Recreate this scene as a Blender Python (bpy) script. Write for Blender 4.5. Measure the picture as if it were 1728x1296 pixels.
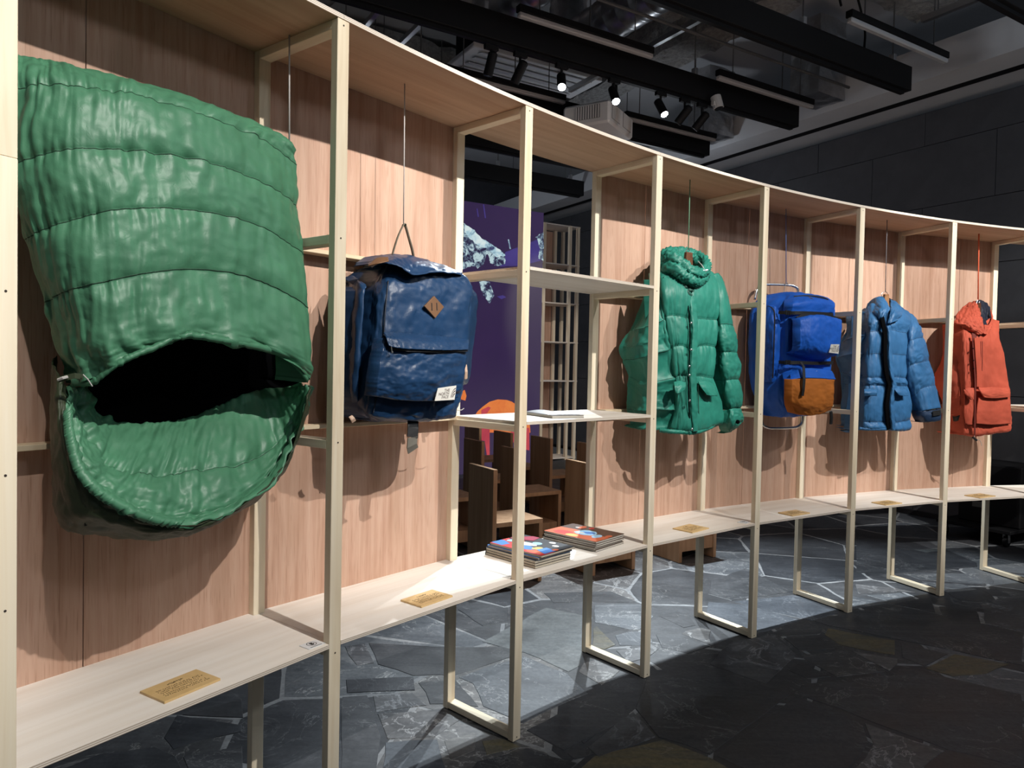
import bpy, bmesh, math, random
import numpy as np
from mathutils import Vector, Matrix
from mathutils import noise as mnoise
for o in list(bpy.data.objects): bpy.data.objects.remove(o)
SC = bpy.context.scene
COL = SC.collection
RNG = random.Random(7)

# ------------------------------------------------------------------ camera
FPX = 1208.7; PITCH = -0.02569; ROLL = -0.02017; CAMH = 1.4313
_fw = Vector((0, math.cos(PITCH), math.sin(PITCH)))
_u0 = Vector((0, -math.sin(PITCH), math.cos(PITCH))); _r0 = Vector((1, 0, 0))
_rt = math.cos(ROLL)*_r0 - math.sin(ROLL)*_u0
_up = math.sin(ROLL)*_r0 + math.cos(ROLL)*_u0
cam_d = bpy.data.cameras.new('camera'); cam = bpy.data.objects.new('camera', cam_d); COL.objects.link(cam)
cam_d.sensor_width = 36; cam_d.lens = 36*FPX/1728; cam_d.clip_start = 0.02
cam.matrix_world = Matrix(((_rt.x, _up.x, -_fw.x, 0), (_rt.y, _up.y, -_fw.y, 0), (_rt.z, _up.z, -_fw.z, CAMH), (0, 0, 0, 1)))
SC.camera = cam
SC.view_settings.view_transform = 'Standard'; SC.view_settings.look = 'None'
SC.view_settings.exposure = 0.0; SC.view_settings.gamma = 1.0; SC.view_settings.use_curve_mapping = False
CAM = Vector((0, 0, CAMH))

# ------------------------------------------------------------------ measured layout
# the shelf stands on an arc round (CX, CY); frame i stands at azimuth PHI[i]
CX, CY, R, D = 5.67386, -2.55688, 7.70303, 0.40028
PW, PD, H, HS = 0.0413, 0.0274, 2.4, 0.6194
PHI = [-1.03778, -.92911, -.81937, -.70987, -.60012, -.49089, -.38184, -.27292, -.1640, -.0550]
LEVELS = (HS, 1.219, 1.807)          # tops of the shelf boards
BT = 0.012                           # board thickness
AZ = math.radians(59.0)              # room axes: U towards the dark stone wall, V along it
D1 = Vector((math.sin(AZ), math.cos(AZ), 0)); D2 = Vector((-math.cos(AZ), math.sin(AZ), 0))
def room(u, v, z): return D1*u + D2*v + Vector((0, 0, z))
ROOMROT = math.atan2(D1.y, D1.x)
def nrm(ph): return Vector((math.sin(ph), math.cos(ph), 0))
def tan(ph): return Vector((math.cos(ph), -math.sin(ph), 0))
def arc(ph, r, z=0.0): return Vector((CX + r*math.sin(ph), CY + r*math.cos(ph), z))
def ray(x, y): return _fw + _rt*((x-864)/FPX) + _up*((648-y)/FPX)
def onz(x, y, z):
    d = ray(x, y); return CAM + d*((z-CAMH)/d.z)
def onplane(x, y, p, n):
    d = ray(x, y); return CAM + d*((p-CAM).dot(n)/d.dot(n))

# ------------------------------------------------------------------ world + lights
w = bpy.data.worlds.new('room_ambient'); SC.world = w; w.use_nodes = True
w.node_tree.nodes['Background'].inputs[0].default_value = (0.80, 0.88, 1.0, 1)
w.node_tree.nodes['Background'].inputs[1].default_value = 0.105
def spot(name, loc, target, power, size, blend, radius=0.03, col=(1, 1, 1)):
    l = bpy.data.lights.new(name, 'SPOT'); l.energy = power; l.spot_size = math.radians(size); l.spot_blend = blend
    l.shadow_soft_size = radius; l.color = col
    o = bpy.data.objects.new(name, l); COL.objects.link(o); o.location = loc
    o.rotation_euler = (Vector(target)-Vector(loc)).to_track_quat('-Z', 'Y').to_euler()
    return o
# gallery track in front of the shelf (behind and above the visitor)
for ph, pw_ in ((-1.16, 330), (-.96, 490), (-.755, 590), (-.545, 360), (-.335, 670), (-.14, 360)):
    spot('gallery_spot', arc(ph, R-(1.95 if ph < -1.1 else 2.65), 4.05 if ph < -1.1 else 3.88), arc(ph, R+.2, 1.80), pw_, 47, .62, .02, (1.0, .965, .91))
# track behind the shelf, shining through the open bay and under the shelf
BACK_SPOTS = [room(3.13, 4.56, 3.56), room(3.66, 4.56, 3.56), room(4.18, 4.56, 3.56)]
for p, tg, pw_ in zip(BACK_SPOTS, [arc(-.80, R-.3, 0), arc(-.62, R-.3, 0), arc(-.45, R-.3, 0)], (330, 680, 560)):
    spot('back_spot', p+Vector((0,0,-.05)), tg, pw_, 62, .5, .02, (.86, .95, 1.0))

for p, pw_ in ((room(4.9, .6, 3.3), 50), (room(1.0, -1.6, 3.3), 45), (room(5.6, 6.4, 3.35), 16), (room(3.4, 9.5, 3.1), 45)):      # unseen point lights added to lift the dark ceiling
    l = bpy.data.lights.new('ceiling_fill', 'POINT'); l.energy = pw_; l.shadow_soft_size = .12; l.color = (.84, .92, 1.0)
    o = bpy.data.objects.new('ceiling_fill', l); COL.objects.link(o); o.location = p
spot('far_shelf_fill', room(5.0, 6.6, 3.72), room(5.85, 9.0, 1.5), 130, 40, .5, .03, (1, .93, .85))  # unseen spot added to brighten the tall far shelf

# ------------------------------------------------------------------ mesh helpers
class MB:
    def __init__(s): s.v = []; s.f = []
    def add(s, vs, fs):
        b = len(s.v); s.v += [tuple(p) for p in vs]; s.f += [tuple(i+b for i in f) for f in fs]
    def box(s, c, size, M=None):
        x, y, z = (q/2 for q in size); c = Vector(c)
        P = [Vector((a*x, b*y, d*z)) for d in (-1, 1) for b in (-1, 1) for a in (-1, 1)]
        P = [c+(M @ p if M else p) for p in P]
        s.add(P, [(0,2,3,1),(4,5,7,6),(0,1,5,4),(2,6,7,3),(0,4,6,2),(1,3,7,5)]); return s
    def prism(s, poly, z0, z1):
        n = len(poly); s.add([(p[0], p[1], z0) for p in poly]+[(p[0], p[1], z1) for p in poly],
            [tuple(range(n-1, -1, -1)), tuple(range(n, 2*n))]+[(i, (i+1) % n, n+(i+1) % n, n+i) for i in range(n)]); return s
    def tube(s, pts, r, n=8, caps=True):
        pts = [Vector(p) for p in pts]; rs = r if isinstance(r, (list, tuple)) else [r]*len(pts)
        V = []; F = []; ref = None
        for i, p in enumerate(pts):
            t = (pts[min(i+1, len(pts)-1)]-pts[max(i-1, 0)]).normalized()
            if ref is None: ref = t.orthogonal().normalized()
            ref = (ref-t*ref.dot(t)); ref = ref.normalized() if ref.length > 1e-6 else t.orthogonal().normalized()
            b = t.cross(ref)
            for k in range(n):
                a = 2*math.pi*k/n; V.append(p+(ref*math.cos(a)+b*math.sin(a))*rs[i])
        for i in range(len(pts)-1):
            for k in range(n): F.append((i*n+k, i*n+(k+1) % n, (i+1)*n+(k+1) % n, (i+1)*n+k))
        if caps: F += [tuple(range(n-1, -1, -1)), tuple((len(pts)-1)*n+k for k in range(n))]
        s.add(V, F); return s
    def ribbon(s, pts, wdir, w, th):
        """flat strap: a rectangle swept along pts; wdir = width direction"""
        pts = [Vector(p) for p in pts]; V = []; F = []
        for i, p in enumerate(pts):
            t = (pts[min(i+1, len(pts)-1)]-pts[max(i-1, 0)]).normalized()
            a = Vector(wdir); a = (a-t*a.dot(t)).normalized(); b = t.cross(a)
            V += [p+a*w/2+b*th/2, p-a*w/2+b*th/2, p-a*w/2-b*th/2, p+a*w/2-b*th/2]
        for i in range(len(pts)-1):
            for k in range(4): F.append((4*i+k, 4*i+(k+1) % 4, 4*i+4+(k+1) % 4, 4*i+4+k))
        m = 4*(len(pts)-1); F += [(3, 2, 1, 0), (m, m+1, m+2, m+3)]
        s.add(V, F); return s
    def lathe(s, c, prof, n=16, M=None):
        c = Vector(c); V = []; F = []
        for (r, z) in prof:
            for k in range(n):
                a = 2*math.pi*k/n; p = Vector((r*math.cos(a), r*math.sin(a), z)); V.append(c+(M @ p if M else p))
        for i in range(len(prof)-1):
            for k in range(n): F.append((i*n+k, i*n+(k+1) % n, (i+1)*n+(k+1) % n, (i+1)*n+k))
        F += [tuple(range(n-1, -1, -1)), tuple((len(prof)-1)*n+k for k in range(n))]
        s.add(V, F); return s
    def grid(s, rows, closed=False):
        n = len(rows[0]); V = [p for r in rows for p in r]; F = []
        for i in range(len(rows)-1):
            for k in range(n if closed else n-1): F.append((i*n+k, i*n+(k+1) % n, (i+1)*n+(k+1) % n, (i+1)*n+k))
        s.add(V, F); return s
def link(o, parent=None):
    COL.objects.link(o)
    if parent is not None: o.parent = parent
    return o
def ob(name, m, mat, parent=None, loc=None, rotz=0.0, smooth=False, bevel=0.0, weld=0.0, origin=False):
    """mesh object; origin=True: the vertices are in world space, shift them to the parent's own frame"""
    vs = m.v
    if origin and parent is not None:
        inv = parent.matrix_basis.inverted() if parent.parent is None else (parent.parent.matrix_basis @ parent.matrix_basis).inverted()
        vs = [inv @ Vector(p) for p in vs]
    me = bpy.data.meshes.new(name); me.from_pydata([tuple(p) for p in vs], [], m.f)
    bm = bmesh.new(); bm.from_mesh(me)
    if weld: bmesh.ops.remove_doubles(bm, verts=bm.verts, dist=weld)
    bmesh.ops.recalc_face_normals(bm, faces=bm.faces)
    bm.to_mesh(me); bm.free()
    if smooth:
        me.polygons.foreach_set('use_smooth', [True]*len(me.polygons))
    me.materials.append(mat)
    o = bpy.data.objects.new(name, me); link(o, parent)
    if loc is not None: o.location = loc
    o.rotation_euler = (0, 0, rotz)
    if bevel:
        b = o.modifiers.new('bevel', 'BEVEL'); b.width = bevel; b.segments = 1; b.limit_method = 'ANGLE'
    return o
def tag(o, label, cat=None, group=None):
    o['label'] = label
    if cat: o['category'] = cat
    if group: o['group'] = group
    return o
def struct(o, label=None):
    o['kind'] = 'structure'
    if label: o['label'] = label
    return o
def thing(name, label, cat, loc=(0, 0, 0), rotz=0.0, group=None):
    o = bpy.data.objects.new(name, None); COL.objects.link(o); o.empty_display_size = .05
    o.location = loc; o.rotation_euler = (0, 0, rotz); o.matrix_basis = Matrix.Translation(loc) @ Matrix.Rotation(rotz, 4, 'Z')
    return tag(o, label, cat, group)
def copy_thing(src, loc, rotz, label, group=None):
    r = src.copy(); COL.objects.link(r); r.location = loc; r.rotation_euler = (0, 0, rotz); r['label'] = label
    if group: r['group'] = group
    for ch in src.children:
        c = ch.copy(); COL.objects.link(c); c.parent = r
        for g in ch.children:
            d = g.copy(); COL.objects.link(d); d.parent = c
    return r

# ------------------------------------------------------------------ materials
def newmat(name):
    m = bpy.data.materials.new(name); m.use_nodes = True
    nt = m.node_tree; b = nt.nodes['Principled BSDF']; return m, nt, b
def plain(name, col, rough=.6, metal=0.0, sheen=0.0, emit=None, es=1.0, spec=.5):
    m, nt, b = newmat(name); b.inputs['Base Color'].default_value = (*col, 1); b.inputs['Roughness'].default_value = rough
    b.inputs['Metallic'].default_value = metal; b.inputs['Specular IOR Level'].default_value = spec
    if sheen: b.inputs['Sheen Weight'].default_value = sheen
    if emit: b.inputs['Emission Color'].default_value = (*emit, 1); b.inputs['Emission Strength'].default_value = es
    return m
def nd(nt, t, **kw):
    n = nt.nodes.new(t)
    for k, v in kw.items(): setattr(n, k, v)
    return n
def ramp(nt, fac, stops, interp='LINEAR'):
    r = nd(nt, 'ShaderNodeValToRGB'); r.color_ramp.interpolation = interp
    while len(r.color_ramp.elements) < len(stops): r.color_ramp.elements.new(.5)
    for e, (p, c) in zip(r.color_ramp.elements, stops): e.position = p; e.color = (*c, 1)
    nt.links.new(fac, r.inputs[0]); return r.outputs[0]
def coords(nt, scale, kind='Object', rot=(0, 0, 0), rnd=0.0):
    tc = nd(nt, 'ShaderNodeTexCoord'); mp = nd(nt, 'ShaderNodeMapping'); mp.inputs['Scale'].default_value = scale; mp.inputs['Rotation'].default_value = rot
    src = tc.outputs[kind]
    if rnd:
        oi = nd(nt, 'ShaderNodeObjectInfo'); mu = nd(nt, 'ShaderNodeVectorMath', operation='SCALE'); mu.inputs[0].default_value = (rnd, rnd*.7, rnd*1.3)
        nt.links.new(oi.outputs['Random'], mu.inputs['Scale']); ad = nd(nt, 'ShaderNodeVectorMath', operation='ADD')
        nt.links.new(src, ad.inputs[0]); nt.links.new(mu.outputs[0], ad.inputs[1]); src = ad.outputs[0]
    nt.links.new(src, mp.inputs[0]); return mp.outputs[0]
def noise(nt, vec, scale=1.0, detail=4, rough=.55, dist=0.0):
    n = nd(nt, 'ShaderNodeTexNoise'); n.inputs['Scale'].default_value = scale; n.inputs['Detail'].default_value = detail
    n.inputs['Roughness'].default_value = rough; n.inputs['Distortion'].default_value = dist
    nt.links.new(vec, n.inputs['Vector']); return n.outputs['Fac']
def mixc(nt, fac, a, b, mode='MIX'):
    x = nd(nt, 'ShaderNodeMix', data_type='RGBA', blend_type=mode)
    for s, v in ((x.inputs[0], fac), (x.inputs[6], a), (x.inputs[7], b)):
        if hasattr(v, 'links'): nt.links.new(v, s)
        elif isinstance(v, (int, float)): s.default_value = v
        else: s.default_value = (*v, 1)
    return x.outputs[2]
def bump(nt, b, h, strength=.3, dist=.002):
    n = nd(nt, 'ShaderNodeBump'); n.inputs['Strength'].default_value = strength; n.inputs['Distance'].default_value = dist
    nt.links.new(h, n.inputs['Height']); nt.links.new(n.outputs[0], b.inputs['Normal'])
def wood(name, axis, dark, mid, light, grain=1.0, tint=.12, fleck=None, rough=.6):
    m, nt, b = newmat(name)
    s = [42*grain]*3; s[axis] = 1.6*grain
    v = coords(nt, s, rnd=3.0)
    n1 = noise(nt, v, 1.0, 5, .6, .6)
    s2 = [9*grain]*3; s2[axis] = .9*grain
    n2 = noise(nt, coords(nt, s2, rnd=5.0), 1.0, 3, .5, 1.2)
    c = ramp(nt, n1, [(.25, dark), (.5, mid), (.78, light)])
    c2 = ramp(nt, n2, [(.3, (.80, .74, .68)), (.55, (1, 1, 1)), (.8, (1.0, .97, .93))])
    c = mixc(nt, .75, c, c2, 'MULTIPLY')
    if fleck:
        s3 = [260*grain]*3; s3[axis] = 9*grain
        f = ramp(nt, noise(nt, coords(nt, s3, rnd=2.0), 1.0, 1, .5), [(.26, fleck), (.40, (1, 1, 1))])
        c = mixc(nt, .55, c, f, 'MULTIPLY')
    oi = nd(nt, 'ShaderNodeObjectInfo')
    t = ramp(nt, oi.outputs['Random'], [(0, (1-tint, 1-tint*1.3, 1-tint*1.8)), (1, (1, 1, 1))])
    c = mixc(nt, 1.0, c, t, 'MULTIPLY')
    nt.links.new(c, b.inputs['Base Color']); b.inputs['Roughness'].default_value = rough; b.inputs['Specular IOR Level'].default_value = .3
    bump(nt, b, n1, .12, .0008); return m
PINE = dict(dark=(.75, .62, .44), mid=(.85, .75, .58), light=(.89, .81, .66), tint=.05)
M_PINE_Z = wood('pine_lumber_upright', 2, **PINE)
M_PINE_Y = wood('pine_lumber_rail', 1, **PINE)
M_LAUAN = wood('lauan_plywood', 2, (.45, .26, .185), (.55, .355, .265), (.59, .40, .305), 1.15, .05, (.62, .52, .46))
M_BIRCH = wood('birch_plywood', 0, (.76, .69, .61), (.83, .775, .71), (.86, .81, .75), .55, .04)
M_TOPPLY = wood('tan_plywood', 0, (.50, .325, .215), (.59, .405, .28), (.65, .47, .34), .5, .05)
M_LEDGE = wood('pine_ledge', 0, (.62, .48, .31), (.74, .61, .43), (.80, .68, .50), 1.0, .05)
M_CHAIR = wood('chair_plywood', 2, (.36, .225, .13), (.46, .30, .185), (.52, .355, .225), .7, .15)
def edge_ply():
    m, nt, b = newmat('plywood_edge')
    v = coords(nt, (1, 1, 1)); sp = nd(nt, 'ShaderNodeSeparateXYZ'); nt.links.new(v, sp.inputs[0])
    mu = nd(nt, 'ShaderNodeMath', operation='MULTIPLY'); mu.inputs[1].default_value = 2*math.pi/.0048; nt.links.new(sp.outputs[2], mu.inputs[0])
    si = nd(nt, 'ShaderNodeMath', operation='SINE'); nt.links.new(mu.outputs[0], si.inputs[0])
    ad = nd(nt, 'ShaderNodeMath', operation='MULTIPLY_ADD'); ad.inputs[1].default_value = .5; ad.inputs[2].default_value = .5; nt.links.new(si.outputs[0], ad.inputs[0])
    c = ramp(nt, ad.outputs[0], [(.0, (.40, .30, .22)), (.35, (.62, .52, .42)), (.6, (.80, .73, .64))])
    nt.links.new(c, b.inputs['Base Color']); b.inputs['Roughness'].default_value = .7; return m
M_PLYEDGE = edge_ply()
M_BLACK = plain('matte_black_metal', (.006, .006, .007), .6, spec=.2)
M_DARKHOLE = plain('dark_recess', (.03, .02, .015), .8)
M_STEEL = plain('brushed_steel', (.55, .55, .56), .35, 1.0)
M_WHITE = plain('white_plastic', (.72, .73, .74), .45)
M_GREYTUBE = plain('frosted_grey_diffuser', (.42, .43, .45), .4)
def textplain(name, c0, c1, scale, rough=.7, metal=0.0, bs=.4, bd=.01, detail=6):
    m, nt, b = newmat(name); v = coords(nt, (scale,)*3)
    n = noise(nt, v, 1.0, detail, .65); nt.links.new(ramp(nt, n, [(.3, c0), (.7, c1)]), b.inputs['Base Color'])
    b.inputs['Roughness'].default_value = rough; b.inputs['Metallic'].default_value = metal
    if bs: bump(nt, b, n, bs, bd)
    return m
M_SPRAY = textplain('sprayed_rock_wool', (.20, .20, .20), (.40, .40, .39), 22, .95, 0, 1.0, .05)
M_SLAB = textplain('grey_painted_slab', (.40, .41, .43), (.45, .46, .48), 1.2, .85, 0, 0)
M_SOFFIT = textplain('grey_painted_soffit', (.50, .515, .54), (.55, .565, .59), 1.5, .8, 0, 0)
M_FOIL = textplain('crinkled_foil', (.42, .42, .43), (.62, .62, .63), 9, .28, 1.0, .9, .02)
M_DUCT = textplain('spiral_duct_metal', (.45, .45, .46), (.58, .58, .6), 5, .30, 1.0, .15, .01)
M_WALLSTONE = textplain('dark_wall_slab', (.050, .052, .060), (.066, .068, .077), 5, .75, 0, .15, .003)
M_DARKWALL = textplain('dark_blue_wall', (.034, .037, .046), (.046, .050, .060), 3, .8, 0, 0)
# ------------------------------------------------------------------ the curved display shelf
SH0 = arc(PHI[3], R+.2)
shelf = thing('display_shelf', 'long curved open shelf of pale timber frames and plywood, standing on the stone floor', 'shelf', SH0)
def in_shelf(o, p, ph): o.location = Vector(p)-SH0; o.rotation_euler = (0, 0, -ph); return o
def lumber(name, ph, x, r0, r1, z0, z1, axis, w=PW):
    """a piece of timber of frame ph: x = sideways offset, r0..r1 = depth, z0..z1"""
    c = arc(ph, R+(r0+r1)/2) + tan(ph)*x + Vector((0, 0, (z0+z1)/2))
    m = MB().box((0, 0, 0), (w, r1-r0, z1-z0))
    return in_shelf(ob(name, m, M_PINE_Z if axis == 2 else M_PINE_Y, shelf, bevel=.0012), c, ph)
def screws(post, zs, z_mid):
    m = MB()
    for z in zs: m.lathe((0, -PD/2-.0003, z-z_mid), [(.0026, 0), (.0026, .0006)], 8, Matrix.Rotation(math.pi/2, 3, 'X'))
    o = ob('screw_head', m, M_DARKHOLE, post); o['kind'] = 'stuff'
RZ = .0262
for i, ph in enumerate(PHI[:9]):
    if i == 0:      # the nearest upright is pieced from two lengths
        p1 = lumber('post', ph, 0, 0, PD, 1.806, H, 2); p2 = lumber('post', ph, 0, -.0008, PD, 0, 1.8055, 2)
        screws(p1, (H-.016,), (H+1.806)/2); screws(p2, (1.55, 1.20, .94, .60, .016), .9)
    else:
        p = lumber('post', ph, 0, 0, PD, 0, H, 2); screws(p, (H-.016, 1.785, 1.20, HS-.03, .013), H/2)
        if i in (3, 4): pass
    lumber('post', ph, 0, D-PD, D, 0, H, 2)
    lumber('rail', ph, 0, PD+.0004, D-PD-.0004, H-RZ, H, 1)
    lumber('rail', ph, 0, PD+.0004, D-PD-.0004, .004, RZ+.004, 1)
    for zl in LEVELS: lumber('rail', ph, 0, PD+.0004, D-PD-.0004, zl-BT-RZ, zl-BT-.0004, 1)
def bay_frame(i): return (PHI[i]+PHI[i+1])/2
def to_local(p, o, ph):
    d = Vector(p)-o; return (d.dot(tan(ph)), d.dot(nrm(ph)), d.z)
def board_outline(i, notch=True, gap=.0008):
    a, b = PHI[i], PHI[i+1]; h = PW/2+.0006
    A = lambda ph, x, r: arc(ph, R+r)+tan(ph)*x
    return [A(a, h, 0), A(a, h, PD+.001), A(a, gap, PD+.001), A(a, gap, D-PD-.001), A(a, h, D-PD-.001), A(a, h, D-.0005),
            A(b, -h, D-.0005), A(b, -h, D-PD-.001), A(b, -gap, D-PD-.001), A(b, -gap, PD+.001), A(b, -h, PD+.001), A(b, -h, 0)]
def board(name, pts, i, z0, z1, mat):
    ph = bay_frame(i); c = arc(ph, R+.2)
    m = MB().prism([to_local(p, c, ph)[:2] for p in pts], z0-(z0+z1)/2, z1-(z0+z1)/2)
    o = in_shelf(ob(name, m, mat, shelf), c+Vector((0, 0, (z0+z1)/2)), ph)
    o.data.materials.append(M_PLYEDGE)
    for pl in o.data.polygons:
        if abs(pl.normal.z) < .5: pl.material_index = 1
    return o
for i in range(8):
    opn = i in (2, 7)
    board('shelf_board', board_outline(i), i, HS-BT, HS, M_BIRCH)
    if opn:
        for zl in LEVELS[1:]: board('shelf_board', board_outline(i), i, zl-BT, zl, M_BIRCH)
    # smoothly curved top board
    n = 10; a, b = PHI[i], PHI[i+1]; e = .00006
    pts = [arc(a+e+(b-a-2*e)*k/n, R-.0015) for k in range(n+1)] + [arc(b-e-(b-a-2*e)*k/n, R+D+.006) for k in range(n+1)]
    board('top_board', pts, i, H+.0003, H+.0003+.0135, M_TOPPLY)
# back panels: two plywood sheets per closed bay, meeting in a fine joint
SEAM = {0: -.085, 1: -.16, 3: -.07, 4: -.085, 5: .02, 6: .12}
for i, sx in SEAM.items():
    ph = bay_frame(i); hw = (R+D)*math.sin((PHI[i+1]-PHI[i])/2)
    off = (R+D)*math.cos((PHI[i+1]-PHI[i])/2)
    c = Vector((CX, CY, 0))+nrm(ph)*(off+.003)
    for x0, x1 in ((-hw+.0005, sx-.0014), (sx+.0014, hw-.0005)):
        m = MB().box((0, 0, 0), (x1-x0, .005, H-HS+BT))
        in_shelf(ob('back_panel', m, M_LAUAN, shelf), c+tan(ph)*((x0+x1)/2)+Vector((0, 0, (H+HS-BT)/2)), ph)
    for zl in LEVELS[1:]:   # narrow ledge along the panel
        m = MB().box((0, 0, 0), (2*hw-PW-.012, .055, .014))
        in_shelf(ob('ledge', m, M_LEDGE, shelf, bevel=.001), c+nrm(ph)*(-.0035-.0275)+Vector((0, 0, zl-.007)), ph)
# ------------------------------------------------------------------ floor of irregular slate flags
def slate(name, base, var, vein, vthr, vw, rough=.5, olive=None):
    m, nt, b = newmat(name)
    v = coords(nt, (1, 1, 1), rnd=9.0)
    n1 = noise(nt, v, 3.2, 6, .6, .5)
    lay = noise(nt, coords(nt, (3, 26, 3), rnd=6.0, rot=(0, 0, .5)), 1.0, 5, .6, .8)
    c = ramp(nt, n1, [(.3, tuple(x*(1-var) for x in base)), (.7, tuple(x*(1+var) for x in base))])
    c = mixc(nt, .55, c, ramp(nt, lay, [(.35, (.62, .64, .68)), (.65, (1.25, 1.25, 1.22))]), 'MULTIPLY')
    # fine pale scratches and veins
    w1 = noise(nt, coords(nt, (1, 1, 1), rnd=4.0), 2.6, 7, .62, 1.6)
    a = nd(nt, 'ShaderNodeMath', operation='SUBTRACT'); a.inputs[1].default_value = .5; nt.links.new(w1, a.inputs[0])
    ab = nd(nt, 'ShaderNodeMath', operation='ABSOLUTE'); nt.links.new(a.outputs[0], ab.inputs[0])
    f = ramp(nt, ab.outputs[0], [(0, (1, 1, 1)), (vw, (0, 0, 0))])
    msk = ramp(nt, noise(nt, v, 1.7, 2, .5), [(vthr, (0, 0, 0)), (vthr+.12, (1, 1, 1))])
    fm = mixc(nt, 1.0, f, msk, 'MULTIPLY')
    c = mixc(nt, fm, c, vein)
    if olive:
        om = ramp(nt, noise(nt, coords(nt, (5, 22, 5), rnd=7.0), 1, 4, .6, 1.0), [(.42, (0, 0, 0)), (.6, (1, 1, 1))])
        c = mixc(nt, om, c, olive)
    sp = ramp(nt, noise(nt, coords(nt, (55, 55, 55), rnd=3.0), 1.0, 4, .7), [(.35, (.72, .72, .73)), (.65, (1.28, 1.28, 1.27))]); c = mixc(nt, .8, c, sp, 'MULTIPLY')
    oi = nd(nt, 'ShaderNodeObjectInfo')
    c = mixc(nt, 1.0, c, ramp(nt, oi.outputs['Random'], [(0, (.62, .65, .71)), (1, (1.28, 1.24, 1.18))]), 'MULTIPLY')
    nt.links.new(c, b.inputs['Base Color'])
    rr = ramp(nt, n1, [(.3, (rough-.08,)*3), (.7, (rough+.12,)*3)]); nt.links.new(rr, b.inputs['Roughness'])
    b.inputs['Specular IOR Level'].default_value = .5
    h = mixc(nt, .5, n1, lay); bump(nt, b, h, .35, .004); return m
SL = {'d': slate('dark_slate', (.043, .046, .053), .3, (.17, .175, .18), .47, .008),
      'b': slate('blue_grey_slate', (.086, .095, .108), .22, (.28, .29, .30), .40, .010),
      'g': slate('veined_grey_slate', (.098, .098, .102), .35, (.30, .305, .31), .36, .016, .5),
      'o': slate('olive_brown_slate', (.105, .098, .075), .3, (.26, .25, .21), .45, .010, .5, (.135, .115, .066)),
      'l': slate('pale_grey_slate', (.150, .158, .154), .25, (.26, .27, .27), .55, .006)}
M_MORTAR = textplain('grey_mortar', (.16, .165, .175), (.27, .28, .29), 30, .9, 0, .4, .004)
floor = ob('floor', MB().box((2.5, 3.5, -.02-.0042), (26, 26, .04)), M_MORTAR); struct(floor)
C5 = lambda P: [(980+x/2.31, 760+y/2.31) for x, y in P]
C6 = lambda P: [(960+x/7.2, 1000+y/7.2) for x, y in P]
C2 = lambda P: [(480+x/2.88, 846+y/2.88) for x, y in P]
C8 = lambda P: [(1428+x/5.76, 880+y/5.76) for x, y in P]
C3 = lambda P: [(x/2.88, 846+y/2.88) for x, y in P]
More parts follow.
